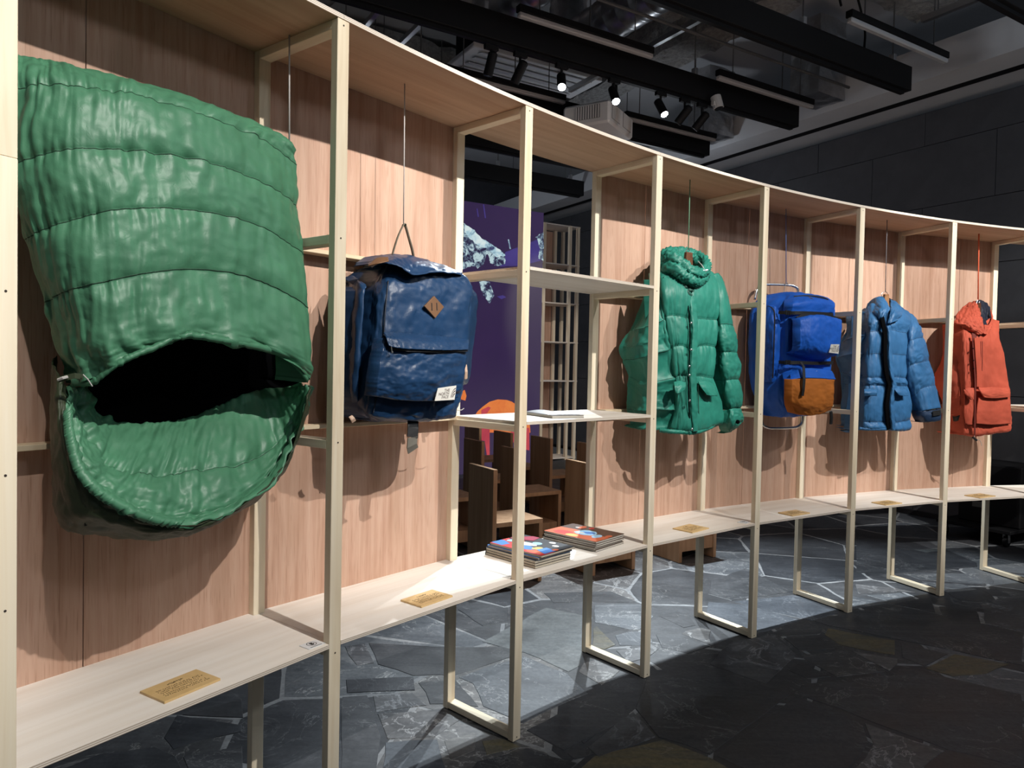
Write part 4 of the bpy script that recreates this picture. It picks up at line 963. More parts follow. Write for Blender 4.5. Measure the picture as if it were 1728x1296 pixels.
ob('cuff_tab', MB().ribbon([bpt(BJ, 1574, 698, .006), bpt(BJ, 1581, 697, .004), bpt(BJ, 1587, 696, .006)], (0, 0, 1), .032, .004), M_BLACKWEB, bj, origin=True)
zpt = [(1488,532,.05),(1491,550,.036),(1493.5,566,.040),(1493.5,600,.036),(1496,630,.036),(1501,648,.040),(1499,664,.040),(1496.5,684,.040),(1498,706,.05),(1500,724,.06)]
ob('zip', MB().ribbon([catmull([bpt(BJ, *q) for q in zpt], 9*k/60) for k in range(61)], tan(bay_frame(BJ)), .034, .006), M_BLACKCLOTH, bj, origin=True)
pl_ = [[(x+3.5, y, o-.004), (x+7.5, y, o-.016), (x+11.5, y, o+.0)] for x, y, o in ((1491,550,.055),(1494,566,.044),(1494,600,.040),(1496.5,630,.040),(1501,648,.042),(1499,664,.042),(1496.5,684,.044),(1498,706,.052),(1500,726,.062))]
patch('placket', BJ, pl_, M_BLUEJ, bj, 16, 110, folds(.004, 1.2, 2.6, 116.0, .003, 4), wl=(.02, 0), wr_=(.03, 0), thick=.002)
patch('pocket_flap', BJ, [[(1458,657,.055),(1468,656,.045),(1480,658,.035)],[(1458,662,.035),(1468,662,.02),(1480,662,.015)],[(1458,668,.04),(1468,668,.025),(1479,668,.02)]], M_BLUEJ, bj, 20, 14, folds(.002, 2, 2, 118.0), thick=.004)
patch('pocket_flap', BJ, [[(1508,655,.035),(1518,655,.03),(1528,657,.05)],[(1512,661,.015),(1521,662,.012),(1531,662,.035)],[(1517,667,.015),(1524,668,.012),(1532,668,.03)]], M_BLUEJ, bj, 20, 14, folds(.002, 2, 2, 119.0), thick=.004)
collar_tube('hem_roll', BJ, [(1450,723,.12),(1464,724,.09),(1480,724,.075),(1496,724,.07)], .010, M_BLUEJ, bj, 120, 1.0, .002, 50, 10, closed=False)
cl_ = [[(1469,519,.21),(1476,505,.19),(1488,501,.17)],[(1472,523,.15),(1484,514,.11),(1497,512,.11)],[(1477,528,.085),(1489,524,.05),(1501,523,.05)],[(1483,540,.07),(1486,537,.045),(1491,533,.04)]]
patch('collar', BJ, cl_, M_BLUEJ, bj, 40, 40, folds(.006, 1.8, 1.6, 123.0, .002, 5), wl=(.05, .02), wt=(.04, .02), thick=.010)
cr_ = [[(1502,506,.20),(1512,511,.19),(1523,526,.18)],[(1503,516,.14),(1512,520,.12),(1523,530,.13)],[(1502,528,.06),(1510,528,.045),(1520,533,.07)],[(1498,547,.045),(1503,545,.033),(1512,541,.05)]]
patch('collar', BJ, cr_, M_BLUEJ, bj, 40, 40, folds(.006, 1.8, 1.6, 127.0, .002, 5), wr_=(.05, .0), wt=(.04, .02), thick=.010)
patch('neck_lining', BJ, [[(1480,504,.26),(1496,502,.26),(1514,510,.26)],[(1480,518,.24),(1496,518,.22),(1514,522,.23)],[(1486,538,.12),(1494,540,.09),(1504,536,.11)]], M_BLACKCLOTH, bj, 14, 14, None, thick=.003)
hanger(BJ, 1495, 505, 14, 17, .15, 'pale wooden hanger in the collar of the slate blue down jacket', M_HANGPALE, .1, [(1488,500,.15),(1488,495,.15),(1494,492,.15),(1498,496,.15),(1497,500,.15),(1496,501,.15)])
cord(BJ, 1497, 372, 1494, 493, 'dark grey cord holding the hanger of the slate blue jacket', M_CORDK, .0024, .15)
# ---- brick red parka (seventh bay)
RJ = 6
rj = thing('parka', 'brick red hooded parka with big flap pockets hung on an orange cord', 'jacket', bpt(RJ, 1655, 735, .2))
rows = [
 [(1620,546,.17),(1630,536,.17),(1643,538,.16),(1658,545,.14),(1671,537,.15),(1684,543,.17)],
 [(1621,570,.12),(1631,567,.09),(1644,567,.08),(1658,567,.075),(1673,567,.08),(1687,570,.11)],
 [(1621,600,.12),(1632,600,.085),(1645,600,.07),(1659,600,.065),(1676,600,.07),(1693,600,.10)],
 [(1622,640,.12),(1633,640,.085),(1646,640,.07),(1661,640,.065),(1681,640,.07),(1700,640,.10)],
 [(1621,676,.13),(1633,676,.09),(1646,676,.075),(1662,676,.07),(1684,676,.075),(1705,676,.11)],
 [(1619,708,.14),(1633,712,.10),(1646,712,.08),(1663,712,.075),(1685,712,.08),(1706,708,.12)],
 [(1618,731,.15),(1632,733,.11),(1646,735,.09),(1664,733,.085),(1684,730,.09),(1703,727,.13)]]
patch('body', RJ, rows, M_REDJ, rj, 100, 110, folds(.009, 1.5, .8, 201.0, .0012, 7), wl=(.15, .02), wr_=(.16, .02), wb=(.1, 0), thick=.002)
ls = [
 [(1611,548,.21),(1616,540,.18),(1621,546,.15)],
 [(1600,580,.26),(1611,578,.18),(1622,578,.13)],
 [(1584,620,.30),(1602,620,.19),(1621,616,.13)],
 [(1577,640,.31),(1598,643,.20),(1620,643,.13)],
 [(1588,672,.30),(1604,676,.20),(1620,676,.13)],
 [(1603,702,.26),(1611,705,.19),(1620,702,.14)]]
patch('sleeve', RJ, ls, M_REDJ, rj, 50, 70, folds(.008, 1.5, 1.2, 205.0), wl=(.01, .02), wr_=(.08, .01), thick=.002)
patch('cuff', RJ, [[(1603,701,.24),(1612,703,.16),(1621,700,.13)],[(1604,709,.24),(1612,711,.17),(1620,708,.14)]], M_BLACKWEB, rj, 14, 6, None, thick=.006)
# hood lying open
hd = [
 [(1611,542,.17),(1615,530,.20),(1624,520,.23),(1634,512,.255),(1645,508.5,.26)],
 [(1618,546,.13),(1625,536,.14),(1634,526,.155),(1642,517,.17),(1648,512,.19)],
 [(1630,548,.10),(1637,543,.095),(1643,536,.10),(1648,527,.12),(1651,518,.155)],
 [(1640,556,.08),(1647,553,.07),(1651,546,.075),(1653,537,.095),(1653,527,.13)],
 [(1652,565,.065),(1658,563,.055),(1660,557,.06),(1659,548,.085),(1656,536,.12)]]
patch('hood', RJ, hd, M_REDJ, rj, 60, 60, folds(.008, 1.8, 1.8, 211.0, .0015, 6), wl=(.04, 0), thick=.006)
hr = [[(1657,562,.058),(1661,556,.065),(1661,548,.085)],[(1665,564,.055),(1668,557,.075),(1668,548,.10)],[(1672,555,.085),(1674,547,.11),(1673,536,.14)],[(1675,541,.13),(1675,532,.16),(1671,522,.20)]]
patch('hood', RJ, hr, M_REDJ, rj, 24, 30, folds(.004, 1.8, 1.8, 215.0), thick=.005)
lin = [[(1644,509,.262),(1653,506,.27),(1664,511,.27),(1671,521,.25)],[(1650,520,.215),(1658,518,.22),(1667,524,.22),(1673,533,.20)],[(1656,538,.16),(1662,538,.165),(1668,541,.165),(1673,544,.15)],[(1661,556,.09),(1665,556,.085),(1669,554,.095),(1672,552,.105)]]
patch('hood_lining', RJ, lin, M_REDLINE, rj, 40, 40, folds(.007, 1.6, 1.6, 219.0, .002, 6), thick=.004)
for nm, cs, sd_ in (('pocket', [[(1651,670,.055),(1675,670,.045),(1704,668,.075)],[(1648,694,.05),(1675,694,.04),(1705,692,.07)],[(1647,715,.06),(1675,717,.05),(1704,715,.08)]], 223), ('pocket_flap', [[(1651,655,.048),(1676,654,.04),(1703,655,.075)],[(1655,663,.032),(1678,663,.02),(1704,662,.055)],[(1661,671,.03),(1680,672,.02),(1704,670,.05)]], 224), ('pocket_flap', [[(1626,658,.085),(1633,655,.07),(1643,655,.06)],[(1630,666,.065),(1636,666,.05),(1643,664,.045)],[(1636,673,.055),(1640,675,.045),(1643,672,.045)]], 225), ('pocket', [[(1628,664,.09),(1636,674,.075),(1643,674,.065)],[(1627,692,.09),(1636,694,.075),(1643,694,.065)],[(1629,715,.10),(1636,717,.085),(1643,717,.075)]], 226)):
    patch(nm, RJ, cs, M_REDJ, rj, 30, 26, folds(.003, 1.8, 1.8, sd_), thick=.008)
M_REDSEAM = plain('dark_red_stitching', (.16, .022, .014), .8)
ob('placket_edge', MB().ribbon([catmull([bpt(RJ, *q) for q in ((1641,566,.06),(1643,600,.052),(1645.5,640,.052),(1645.5,676,.055),(1645,712,.06),(1645,734,.072))], 5*k/30) for k in range(31)], tan(bay_frame(RJ)), .012, .003), M_REDSEAM, rj, origin=True)
ob('storm_flap', MB().ribbon([catmull([bpt(RJ, *q) for q in ((1648,570,.05),(1650,600,.045),(1652,630,.045),(1652,652,.05))], 3*k/20) for k in range(21)], tan(bay_frame(RJ)), .045, .006), M_REDJ, rj, origin=True)
for x in (1655.5, 1658): ob('chest_zip', MB().tube([bpt(RJ, x-.6, 576, .052), bpt(RJ, x, 602, .048), bpt(RJ, x-1, 626, .05)], .0022, 5), M_REDSEAM, rj, origin=True)
snaps(RJ, [(1642.5,588,.045),(1643,608,.045),(1643.5,622,.045)], rj, M_BLACK, .004)
patch('throat', RJ, [[(1640,556,.09),(1648,562,.08),(1655,566,.075)],[(1640,566,.085),(1645,570,.075),(1650,572,.07)],[(1641,578,.075),(1643,582,.07),(1646,582,.065)]], M_REDSEAM, rj, 10, 10, None, thick=.002)
ob('drawcord', MB().tube([catmull([bpt(RJ, *q) for q in ((1644,735,.09),(1645,740,.085),(1648,741,.08),(1654,744,.08),(1657,752,.08))], 4*k/16) for k in range(17)], .0018, 6), M_CORDW, rj, origin=True)
ob('cord_lock', MB().tube([bpt(RJ, 1641.5, 738, .085), bpt(RJ, 1648, 743, .08)], [.007, .008], 10), M_BLACKWEB, rj, origin=True)
hanger(RJ, 1651, 521, 11, 20, .20, 'dark wooden hanger inside the red parka hood', M_HANGWOOD, .1, [(1648,512,.20),(1650,506,.20),(1653,508,.20),(1652,512,.20)])
cord(RJ, 1652, 393, 1650.5, 507, 'bright orange cord above the brick red parka', M_CORDR, .0042, .20)
# ------------------------------------------------------------------ small things on the shelf
M_BRASS = textplain('engraved_gold_plate', (.60, .40, .17), (.68, .47, .22), 40, .35, 0, .05, .001)
M_ENGR = plain('engraving', (.10, .060, .022), .7)
def quad_slab(name, cs, z, th, mat, parent=None, bevel=0.0, loc=None):
    P = [onz(x, y, z+th) for x, y in cs]; m = MB()
    m.add([(p.x, p.y, z) for p in P]+[(p.x, p.y, z+th) for p in P], [(3,2,1,0),(4,5,6,7),(0,1,5,4),(1,2,6,5),(2,3,7,6),(3,0,4,7)])
    return m, P
PLQ = [(0, [(236,1165.8),(331,1128.6),(372,1146),(278,1183.5)], 'gold plaque with small engraved text on the shelf below the sleeping bag'),
       (1, [(675.5,1012),(729,994.5),(764,1005),(711.4,1023)], 'gold plaque on the shelf below the navy rucksack'),
       (3, [(1137.6,890.4),(1166,883.2),(1196,891.6),(1164,898.6)], 'gold plaque on the shelf below the teal green jacket'),
       (4, [(1313,864.8),(1343,860.2),(1365,864.6),(1339,869.8)], 'gold plaque on the shelf below the blue frame pack'),
       (5, [(1470,847.4),(1498,844.2),(1521.7,848),(1496,851.8)], 'gold plaque on the shelf below the slate blue jacket'),
       (6, [(1628,835.2),(1654.7,832.2),(1680,836.6),(1652,839.8)], 'gold plaque on the shelf below the red parka')]
for i, cs, lab in PLQ:
    P = [onz(x, y, HS+.006) for x, y in cs]; c = sum(P, Vector())/4; ph = bay_frame(i)
    w_ = max((P[1]-P[0]).length, .05); h_ = (P[3]-P[0]).length
    xd = (P[1]-P[0]).normalized(); yd = -(P[3]-P[0]).normalized(); yd = (yd-xd*yd.dot(xd)).normalized()
    base = Vector((c.x, c.y, HS+.0002)); rz = math.atan2(xd.y, xd.x); W, Hh = w_, h_
    pq = thing('name_plaque', lab, 'plaque', base, rz)
    ob('plate', MB().box((0, 0, .003), (W, Hh, .006)), M_BRASS, pq, bevel=.0005)
    m = MB(); rr = random.Random(40+i)
    def glyphs(y, x0, x1, s, dens=.9):
        x = x0
        while x < x1:
            q = s*(.7+.3*rr.random())
            if rr.random() < dens:
                for k in range(3):
                    a, b_ = x+rr.random()*q*.6, y+(rr.random()-.5)*s*.8
                    if rr.random() < .5: m.box((a, b_, .0061), (q*.5, s*.14, .0004))
                    else: m.box((a, b_, .0061), (q*.14, s*.6, .0004))
            x += q
    glyphs(Hh*.27, -W*.13, W*.13, Hh*.075, 1.0); glyphs(Hh*.275, -W*.13, W*.13, Hh*.075, 1.0)
    for r, (ya, xe) in enumerate(((.12, .38), (.03, .38), (-.06, .30), (-.17, .38), (-.26, .38))): glyphs(Hh*ya, -W*.38, W*xe, Hh*.062, .95)
    e = ob('engraved_text', m, M_ENGR, pq); e['kind'] = 'stuff'
# please-do-not-touch cards
for cs, lab in (([(505.5,1089.7),(533.3,1079.3),(547,1084.3),(522,1096)], 'white do-not-touch card at the end of the shelf below the sleeping bag'),
                ([(1244,881),(1252,878),(1267,880.4),(1259,883.6)], 'white do-not-touch card at the end of the shelf below the teal jacket')):
    P = [onz(x, y, HS+.002) for x, y in cs]; c = sum(P, Vector())/4; xd = (P[1]-P[0]).normalized(); W = (P[1]-P[0]).length; Hh = (P[3]-P[0]).length
    cd = thing('notice_card', lab, 'card', (c.x, c.y, HS+.0002), math.atan2(xd.y, xd.x))
    ob('card', MB().box((0, 0, .001), (W, Hh, .002)), M_WHITE, cd)
    m = MB(); r = Hh*.34; cy_ = Hh*.08
    V = []
    for k in range(28):
        a = 2*math.pi*k/28
        for q in (r, r*.86): V.append((math.cos(a)*q, cy_+math.sin(a)*q, .0024))
    m.add(V, [(2*k, 2*k+1, (2*k+3) % 56, (2*k+2) % 56) for k in range(28)])
    for fx, fl, fr in ((-.28, .42, .30), (-.10, .58, .08), (.08, .58, -.08), (.25, .46, -.25)):     # spread hand inside the ring
        m.box((fx*r*1.0, cy_+r*.28, .0022), (r*.15, r*fl, .0004), Matrix.Rotation(fr, 3, 'Z'))
    m.lathe((0, cy_-r*.22, .0020), [(r*.36, 0), (r*.36, .0004)], 14); m.box((r*.42, cy_-r*.12, .0022), (r*.42, r*.15, .0004), Matrix.Rotation(.7, 3, 'Z'))
    for k in range(9): m.box((-W*.30+k*W*.075, -Hh*.40, .0022), (W*.05, Hh*.06, .0004))
    e = ob('printed_emblem', m, plain('black_print', (.012, .012, .014), .6), cd); e['kind'] = 'stuff'
# ---- magazines
def pagemat(name, c):
    m, nt, b = newmat(name); v = coords(nt, (30, 30, 900)); n = noise(nt, v, 1.0, 2, .5)
    nt.links.new(ramp(nt, n, [(.3, tuple(x*.72 for x in c)), (.7, c)]), b.inputs['Base Color']); b.inputs['Roughness'].default_value = .85; return m
M_PAGES = pagemat('aged_page_edges', (.62, .55, .44)); M_PAGES2 = pagemat('grey_page_edges', (.58, .55, .49))
def gloss(name, c): return plain(name, c, .4, spec=.3)
G_BLK, G_RED, G_ORG, G_BLU, G_LBL, G_WHT, G_YEL, G_MAG, G_BRN = (gloss(n, c) for n, c in (('glossy_black_print', (.020, .020, .024)), ('glossy_red_print', (.55, .035, .03)), ('glossy_orange_print', (.62, .13, .05)), ('glossy_blue_print', (.06, .22, .62)), ('glossy_light_blue_print', (.35, .62, .85)), ('glossy_white_print', (.70, .70, .70)), ('glossy_yellow_print', (.62, .46, .12)), ('glossy_crimson_print', (.36, .02, .06)), ('glossy_brown_print', (.085, .045, .030))))
def magazine(z, th, P, label, group, cover, pages, art=()):
    """P: left, back, right, front corners (Vectors, z ignored)"""
    c = sum(P, Vector())/4; e1 = P[1]-P[0]; e1.z = 0; xd = e1.normalized(); rz = math.atan2(xd.y, xd.x)
    W = (P[1]-P[0]).xy.length; Hh = (P[3]-P[0]).xy.length
    t = thing('magazine', label, 'magazine', (c.x, c.y, z), rz, group)
    ob('pages', MB().box((0, 0, th/2), (W-.004, Hh-.004, th-.0012)), pages, t)
    cv = ob('cover', MB().box((0, 0, th-.0004), (W, Hh, .0005)).box((0, 0, .0003), (W, Hh, .0005)), cover, t)
    ob('spine', MB().box((0, Hh/2-.0006, th/2), (W, .0012, th)), cover, t)
    for li, (nm, mat, poly) in enumerate(art):
        m = MB(); k = len(poly); lf = .0003+.00012*li; m.add([(u*W/2, v*Hh/2, th+.0001) for u, v in poly]+[(u*W/2, v*Hh/2, th+lf) for u, v in poly], [tuple(range(k, 2*k)), tuple(range(k-1, -1, -1))]+[(a, (a+1) % k, k+(a+1) % k, k+a) for a in range(k)])
        o = ob('cover_print', m, mat, cv); o['kind'] = 'stuff'
    return t
def blob(cx, cy, rx, ry, n=14, seed=0, amp=.25):
    return [(cx+math.cos(2*math.pi*k/n)*rx*(1+amp*fn(k*.9, seed)), cy+math.sin(2*math.pi*k/n)*ry*(1+amp*fn(k*.9+5, seed))) for k in range(n)]
z1 = HS+.0525
S1 = [onz(*p, z1) for p in ((827.3,915.5),(885,901.6),(968,922),(914,938))]
S2 = [onz(*p, HS+.046) for p in ((920.6,894.5),(969.5,882.3),(1052,902.5),(1003,915))]
def shifted(P, dx, dy, rot=0.0):
    c = sum(P, Vector())/4; M = Matrix.Rotation(rot, 3, 'Z'); return [c+M @ (p-c)+Vector((dx, dy, 0)) for p in P]
art1 = [('a', G_RED, [(-1,-1),(-.25,-1),(-.35,-.2),(-.45,.3),(-1,.35)]), ('a', G_ORG, blob(-.72, -.55, .2, .28, 12, 2, .5)), ('a', G_RED, [(-1,.35),(-.45,.3),(-.2,.6),(.1,1),(-1,1)]),
        ('a', G_BLU, blob(-.50, -.05, .26, .40, 14, 3, .6)), ('a', G_BLU, [(-.95,.55),(-.55,.5),(-.3,.9),(-.35,1),(-.9,1)]), ('a', G_WHT, blob(-.08, .12, .20, .34, 12, 4, .6)), ('a', G_LBL, blob(.22, -.05, .20, .16, 12, 6, .7)),
        ('a', G_YEL, blob(-.32, -.42, .22, .14, 12, 8, .5)), ('a', G_BLU, [(-.75,-.95),(-.1,-.95),(.0,-.55),(-.5,-.5)]), ('a', G_MAG, [(.45,.25),(1,.35),(1,.62),(.2,1),(.05,.85)]), ('a', G_ORG, blob(-.02, -.88, .16, .08, 10, 9)),
        ('a', G_WHT, blob(.42, -.62, .12, .11, 16, 1, 0)), ('a', G_WHT, blob(.72, -.32, .12, .11, 16, 1, 0)), ('a', G_LBL, blob(-.15, .72, .2, .12, 10, 11, .6)), ('a', G_ORG, blob(.1, .5, .10, .12, 10, 12, .6))]
art2 = [('a', G_ORG, [(-1,-1),(-.1,-1),(.0,-.2),(.15,.4),(.1,1),(-1,1)]), ('a', G_RED, blob(-.6, .45, .3, .35, 12, 21, .5)), ('a', G_YEL, blob(-.75, .05, .18, .22, 12, 22, .5)), ('a', G_LBL, blob(-.05, -.12, .42, .36, 18, 23, .5)), ('a', G_BLU, blob(.02, -.2, .18, .2, 12, 24, .7)), ('a', G_WHT, blob(-.2, .0, .12, .14, 12, 25, .6)),
        ('a', G_LBL, blob(-.25, -.62, .30, .14, 12, 26, .5)), ('a', G_ORG, blob(.1, -.88, .2, .09, 10, 27)), ('a', G_ORG, blob(.62, .42, .26, .12, 12, 28, .4)), ('a', G_WHT, blob(.48, .52, .08, .07, 10, 29)), ('a', G_RED, blob(.75, .12, .16, .08, 10, 30))]
ORD = ['bottom', 'second from the bottom', 'middle', 'second from the top', 'top']
rm = random.Random(5); hs = [.011, .010, .011, .010, .0095]; z = HS+.0003
for k in range(5):
    top = k == 4; P = S1 if top else shifted(S1, -.010+.006*rm.random()-(.012 if k < 3 else 0), (-.006 if k < 3 else .002), (-.045 if k < 3 else -.01)*rm.random())
    magazine(z, hs[k], P, ('magazine with a red, blue and black cover lying on the left stack' if top else f'old magazine, {ORD[k]} of the left stack on the shelf'), 'left stack of magazines', G_BLK if k != 3 else G_BLU, M_PAGES, art1 if top else ()); z += hs[k]+.0002
hs = [.0095, .009, .009, .009, .009]; z = HS+.0003
for k in range(5):
    top = k == 4; P = S2 if top else shifted(S2, (rm.random()-.5)*.006-(.004 if k < 2 else 0), (rm.random()-.5)*.006, (rm.random()-.5)*.03)
    magazine(z, hs[k], P, ('magazine with an orange and brown cover lying on the right stack' if top else f'old magazine, {ORD[k]} of the right stack on the shelf'), 'right stack of magazines', G_BRN, M_PAGES2, art2 if top else ()); z += hs[k]+.0002
zz = LEVELS[1]+.012
pf, pr_, pl2 = onz(941.6, 701, zz), onz(995, 700, zz), onz(872, 694.8, zz)
mg = magazine(LEVELS[1]+.0003, .0117, [pl2, pl2+pr_-pf, pr_, pf], 'open grey magazine lying alone on the middle shelf of the open bay', None, G_BLK, M_PAGES2)
c = (pl2+pr_)/2; V = []
for a in range(13):                                       # lifted, curling top pages
    u = -1+2*a/12
    V.append([(u*(pl2+pr_-pf-pl2).length*.46, v*(pf-pl2).length*.46, .0120+.012*max(0, math.sin((u+1)*math.pi/2))**1.0*(.35+.3*v)) for v in (-1, -.3, .4, 1)])
pg = ob('curling_page', MB().grid(V), plain('grey_printed_page', (.30, .29, .30), .4), mg, smooth=True); so = pg.modifiers.new('paper', 'SOLIDIFY'); so.thickness = .0006
# ------------------------------------------------------------------ ceiling services
def rbox(name, u0, u1, v0, v1, z0, z1, mat, label, cat, group=None, bevel=.003):
    c = room((u0+u1)/2, (v0+v1)/2, (z0+z1)/2)
    o = ob(name, MB().box((0, 0, 0), (u1-u0, v1-v0, z1-z0)), mat, loc=c, rotz=ROOMROT, bevel=bevel)
    return tag(o, label, cat, group)
RODM = plain('galvanised_rod', (.16, .16, .165), .5, .6)
BNAME = {2.40: 'black ceiling beam nearest the visitor, in the upper right corner', 3.55: 'long black ceiling beam in front of the tubes, ending beside the stone wall', 4.65: 'black lighting beam that carries the spotlights', 5.80: 'black ceiling beam just above the top of the shelf', 6.95: 'black ceiling beam at the top of the open bay', 8.12: 'black ceiling beam seen lower through the open bay'}
for v, lab in BNAME.items():
    t = thing('lighting_bar', lab, 'beam', room(3.0, v, 3.8), ROOMROT)
    ob('beam', MB().box((-.55, 0, .10), (7.0, .10, .20)), M_BLACK, t, bevel=.003)
    ob('track', MB().box((-.55, 0, -.0125), (6.9, .035, .025)), M_BLACK, t)
    for u in (-3.2, -1.75, -.5, .45, 1.6, 2.75):
        ob('rod', MB().tube([(u, 0, .20), (u, 0, .70 if 3 < v < 4 or 4.9 < v < 5.4 or v > 7 else 1.245)], .006, 6), RODM, t)
        ob('clip', MB().box((u, 0, .235), (.035, .05, .07)), M_STEEL, t, bevel=.003)
# slim luminaires, unlit
TUBES = [(u, v) for v in (3.22, 4.45, 5.67) for u in (2.66, 4.67)]+[(5.05, 8.8)]
TLAB = {(2.66,3.22): 'unlit tube light hanging high over the middle of the shelf front', (4.67,3.22): 'unlit tube light near the right foil duct box', (2.66,4.45): 'unlit tube light crossing under the silver ducts', (4.67,4.45): 'unlit tube light between the two long black beams', (2.66,5.67): 'unlit tube light behind the pale louvred panel', (4.67,5.67): 'unlit tube light to the right of the projector', (5.05,8.8): 'unlit tube light far back beside the grey soffit'}
for u, v in TUBES:
    t = thing('tube_light', TLAB[(u, v)], 'lamp', room(u+.635, v, 3.95 if v < 8 else 4.15), ROOMROT, 'unlit tube lights')
    ob('housing', MB().box((0, 0, .035), (1.27, .055, .05)), M_BLACK, t, bevel=.003)
    ob('diffuser', MB().box((0, 0, -.008), (1.262, .046, .036)), M_GREYTUBE, t, bevel=.008)
    for q in (-.45, .45): ob('rod', MB().tube([(q, 0, .06), (q, 0, .55)], .005, 6), RODM, t)
# spotlights on the lighting beam
LENS = plain('lit_spot_lens', (1, 1, 1), .5, emit=(.90, .97, 1.0), es=60)
LENSOFF = plain('dark_spot_lens', (.02, .02, .022), .2)
M_SPOTW = plain('white_spot_body', (.50, .50, .50), .5)
def lamp(name, p, d, label, lens, body=M_BLACK, rad=.035, length=.17, zb=3.765, group=None):
    d = Vector(d).normalized(); q = d.to_track_quat('Z', 'Y').to_matrix(); t = thing(name, label, 'lamp', p, 0, group)
    ob('lamp_body', MB().lathe((0, 0, 0), [(rad*.55, -length), (rad, -length*.92), (rad, -.002), (rad*.9, 0)], 18, q), body, t, smooth=False)
    ob('lens', MB().lathe(d*.0008, [(rad*.86, 0), (rad*.86, .0015)], 18, q), lens, t)
    mid = -d*length*.55
    ob('yoke', MB().tube([mid, (mid.x, mid.y, (zb-p.z)*.6), (mid.x, mid.y, zb-p.z)], [.009, .009, .012], 8), body, t)
    ob('adapter', MB().box((mid.x, mid.y, zb-p.z-.02), (.11, .035, .036), Matrix.Rotation(ROOMROT, 3, 'Z')), body, t, bevel=.003)
def onv(x, y, v): return onplane(x, y, D2*v, D2)
tgt = [arc(-.80, R-.3, 0), arc(-.62, R-.3, 0), arc(-.45, R-.3, 0)]
for p, tg, lab in zip(BACK_SPOTS, tgt, ('lit spotlight nearest the shelf top, shining brightest', 'lit spotlight above the projector', 'lit spotlight right of the projector')):
    lamp('spotlight', p-(Vector(tg)-p).normalized()*.004, Vector(tg)-p, lab, LENS, group='lit spotlights on the lighting beam')
for x, y, d, lab in ((823,128,(-.25,.2,-1),'unlit black spotlight at the left end of the louvred panel'), (868,140,(-.5,.3,-1),'unlit black spotlight in front of the louvred panel'), (1143,208,(-.6,.35,-.8),'unlit black spotlight just right of the last lit one'), (1172,218,(-.6,.35,-.8),'unlit black spotlight furthest right on the lighting beam')):
    lamp('spotlight', onv(x, y, 4.66), d, lab, LENSOFF, group='unlit spotlights on the lighting beam')
lamp('spotlight', onv(1213, 183, 4.50), (.25, -.15, -1), 'short white spotlight near the right end of the lighting beam', LENSOFF, M_SPOTW, .045, .12)
# projector
pj = thing('projector', 'white ceiling projector with vent grilles hanging from a black pole', 'projector', room(4.10, 5.36, 3.60), ROOMROT+.5)
ob('case', MB().box((0, 0, .09), (.575, .46, .20)), M_WHITE, pj, bevel=.02)
for xx in (-.14, .12):
    g = ob('vent_grille', MB().box((xx, -.2315, .10), (.19, .004, .13)), plain('grey_grille', (.25, .25, .26), .6), pj)
    for k in range(11): ob('slat', MB().box((xx-.085+k*.017, -.235, .10), (.006, .005, .125)), M_WHITE, g)
g = ob('vent_grille', MB().box((-.2895, -.02, .10), (.004, .24, .12)), plain('grey_grille', (.25, .25, .26), .6), pj)
for k in range(10): ob('slat', MB().box((-.293, -.125+k*.024, .10), (.005, .009, .115)), M_WHITE, g)
ob('mount_plate', MB().box((.17, -.04, .205), (.24, .22, .02)), M_BLACK, pj); ob('mount_pole', MB().tube([(.22, -.06, .20), (.22, -.06, 1.445)], .028, 12), M_BLACK, pj)
ob('lens', MB().lathe((-.10, .232, .09), [(.06, 0), (.055, .04)], 16, Matrix.Rotation(-math.pi/2, 3, 'X')), M_BLACK, pj)
# louvred air-conditioning panel
ac = thing('air_conditioner_panel', 'pale grey louvred air-conditioning panel above the unlit spotlights', 'vent', room(4.09, 6.64, 4.59), ROOMROT)
ob('frame', MB().box((0, 0, 0), (1.60, .60, .05)), plain('pale_grey_enamel', (.75, .76, .78), .5), ac, bevel=.008)
ob('body', MB().box((0, 0, .2), (1.43, .53, .34)), M_BLACK, ac)
for k in range(4): ob('louvre', MB().box((0, -.21+k*.14, -.03), (1.38, .11, .012), Matrix.Rotation(.25, 3, 'X')), plain('grey_enamel_louvre', (.66, .67, .69), .5), ac, bevel=.002)
# silver spiral ducts, each with seams
def duct(u, v0, v1, z, r, label):
    t = thing('air_duct', label, 'duct', room(u, (v0+v1)/2, z), ROOMROT); L = v1-v0; m = MB(); prof = []
    n = int(L/.16)
    for k in range(n+1):
        y = -L/2+L*k/n; prof += [(r, y-.02), (r*1.025, y-.008), (r*1.025, y+.008), (r, y+.02)]
    ob('pipe', MB().lathe((0, 0, 0), prof, 32, Matrix.Rotation(-math.pi/2, 3, 'X')), M_DUCT, t, smooth=True)
    pp = [(0, L/2-.01, 0), (0, L/2+.12, -.02), (0, L/2+.22, .06), (0, L/2+.26, .2), (0, L/2+.26, .5)]
    q = [catmull([Vector(p) for p in pp], 4*k/24) for k in range(25)]
    ob('flexible_hose', MB().tube(q, [r*(1.0 if k % 2 else .93) for k in range(25)], 20), M_FOIL, t, smooth=True)
duct(3.12, 1.4, 5.45, 4.50, .165, 'silver spiral duct on the left, behind the tube light')
duct(3.98, 1.2, 5.45, 4.50, .185, 'silver spiral duct on the right, running over the projector')
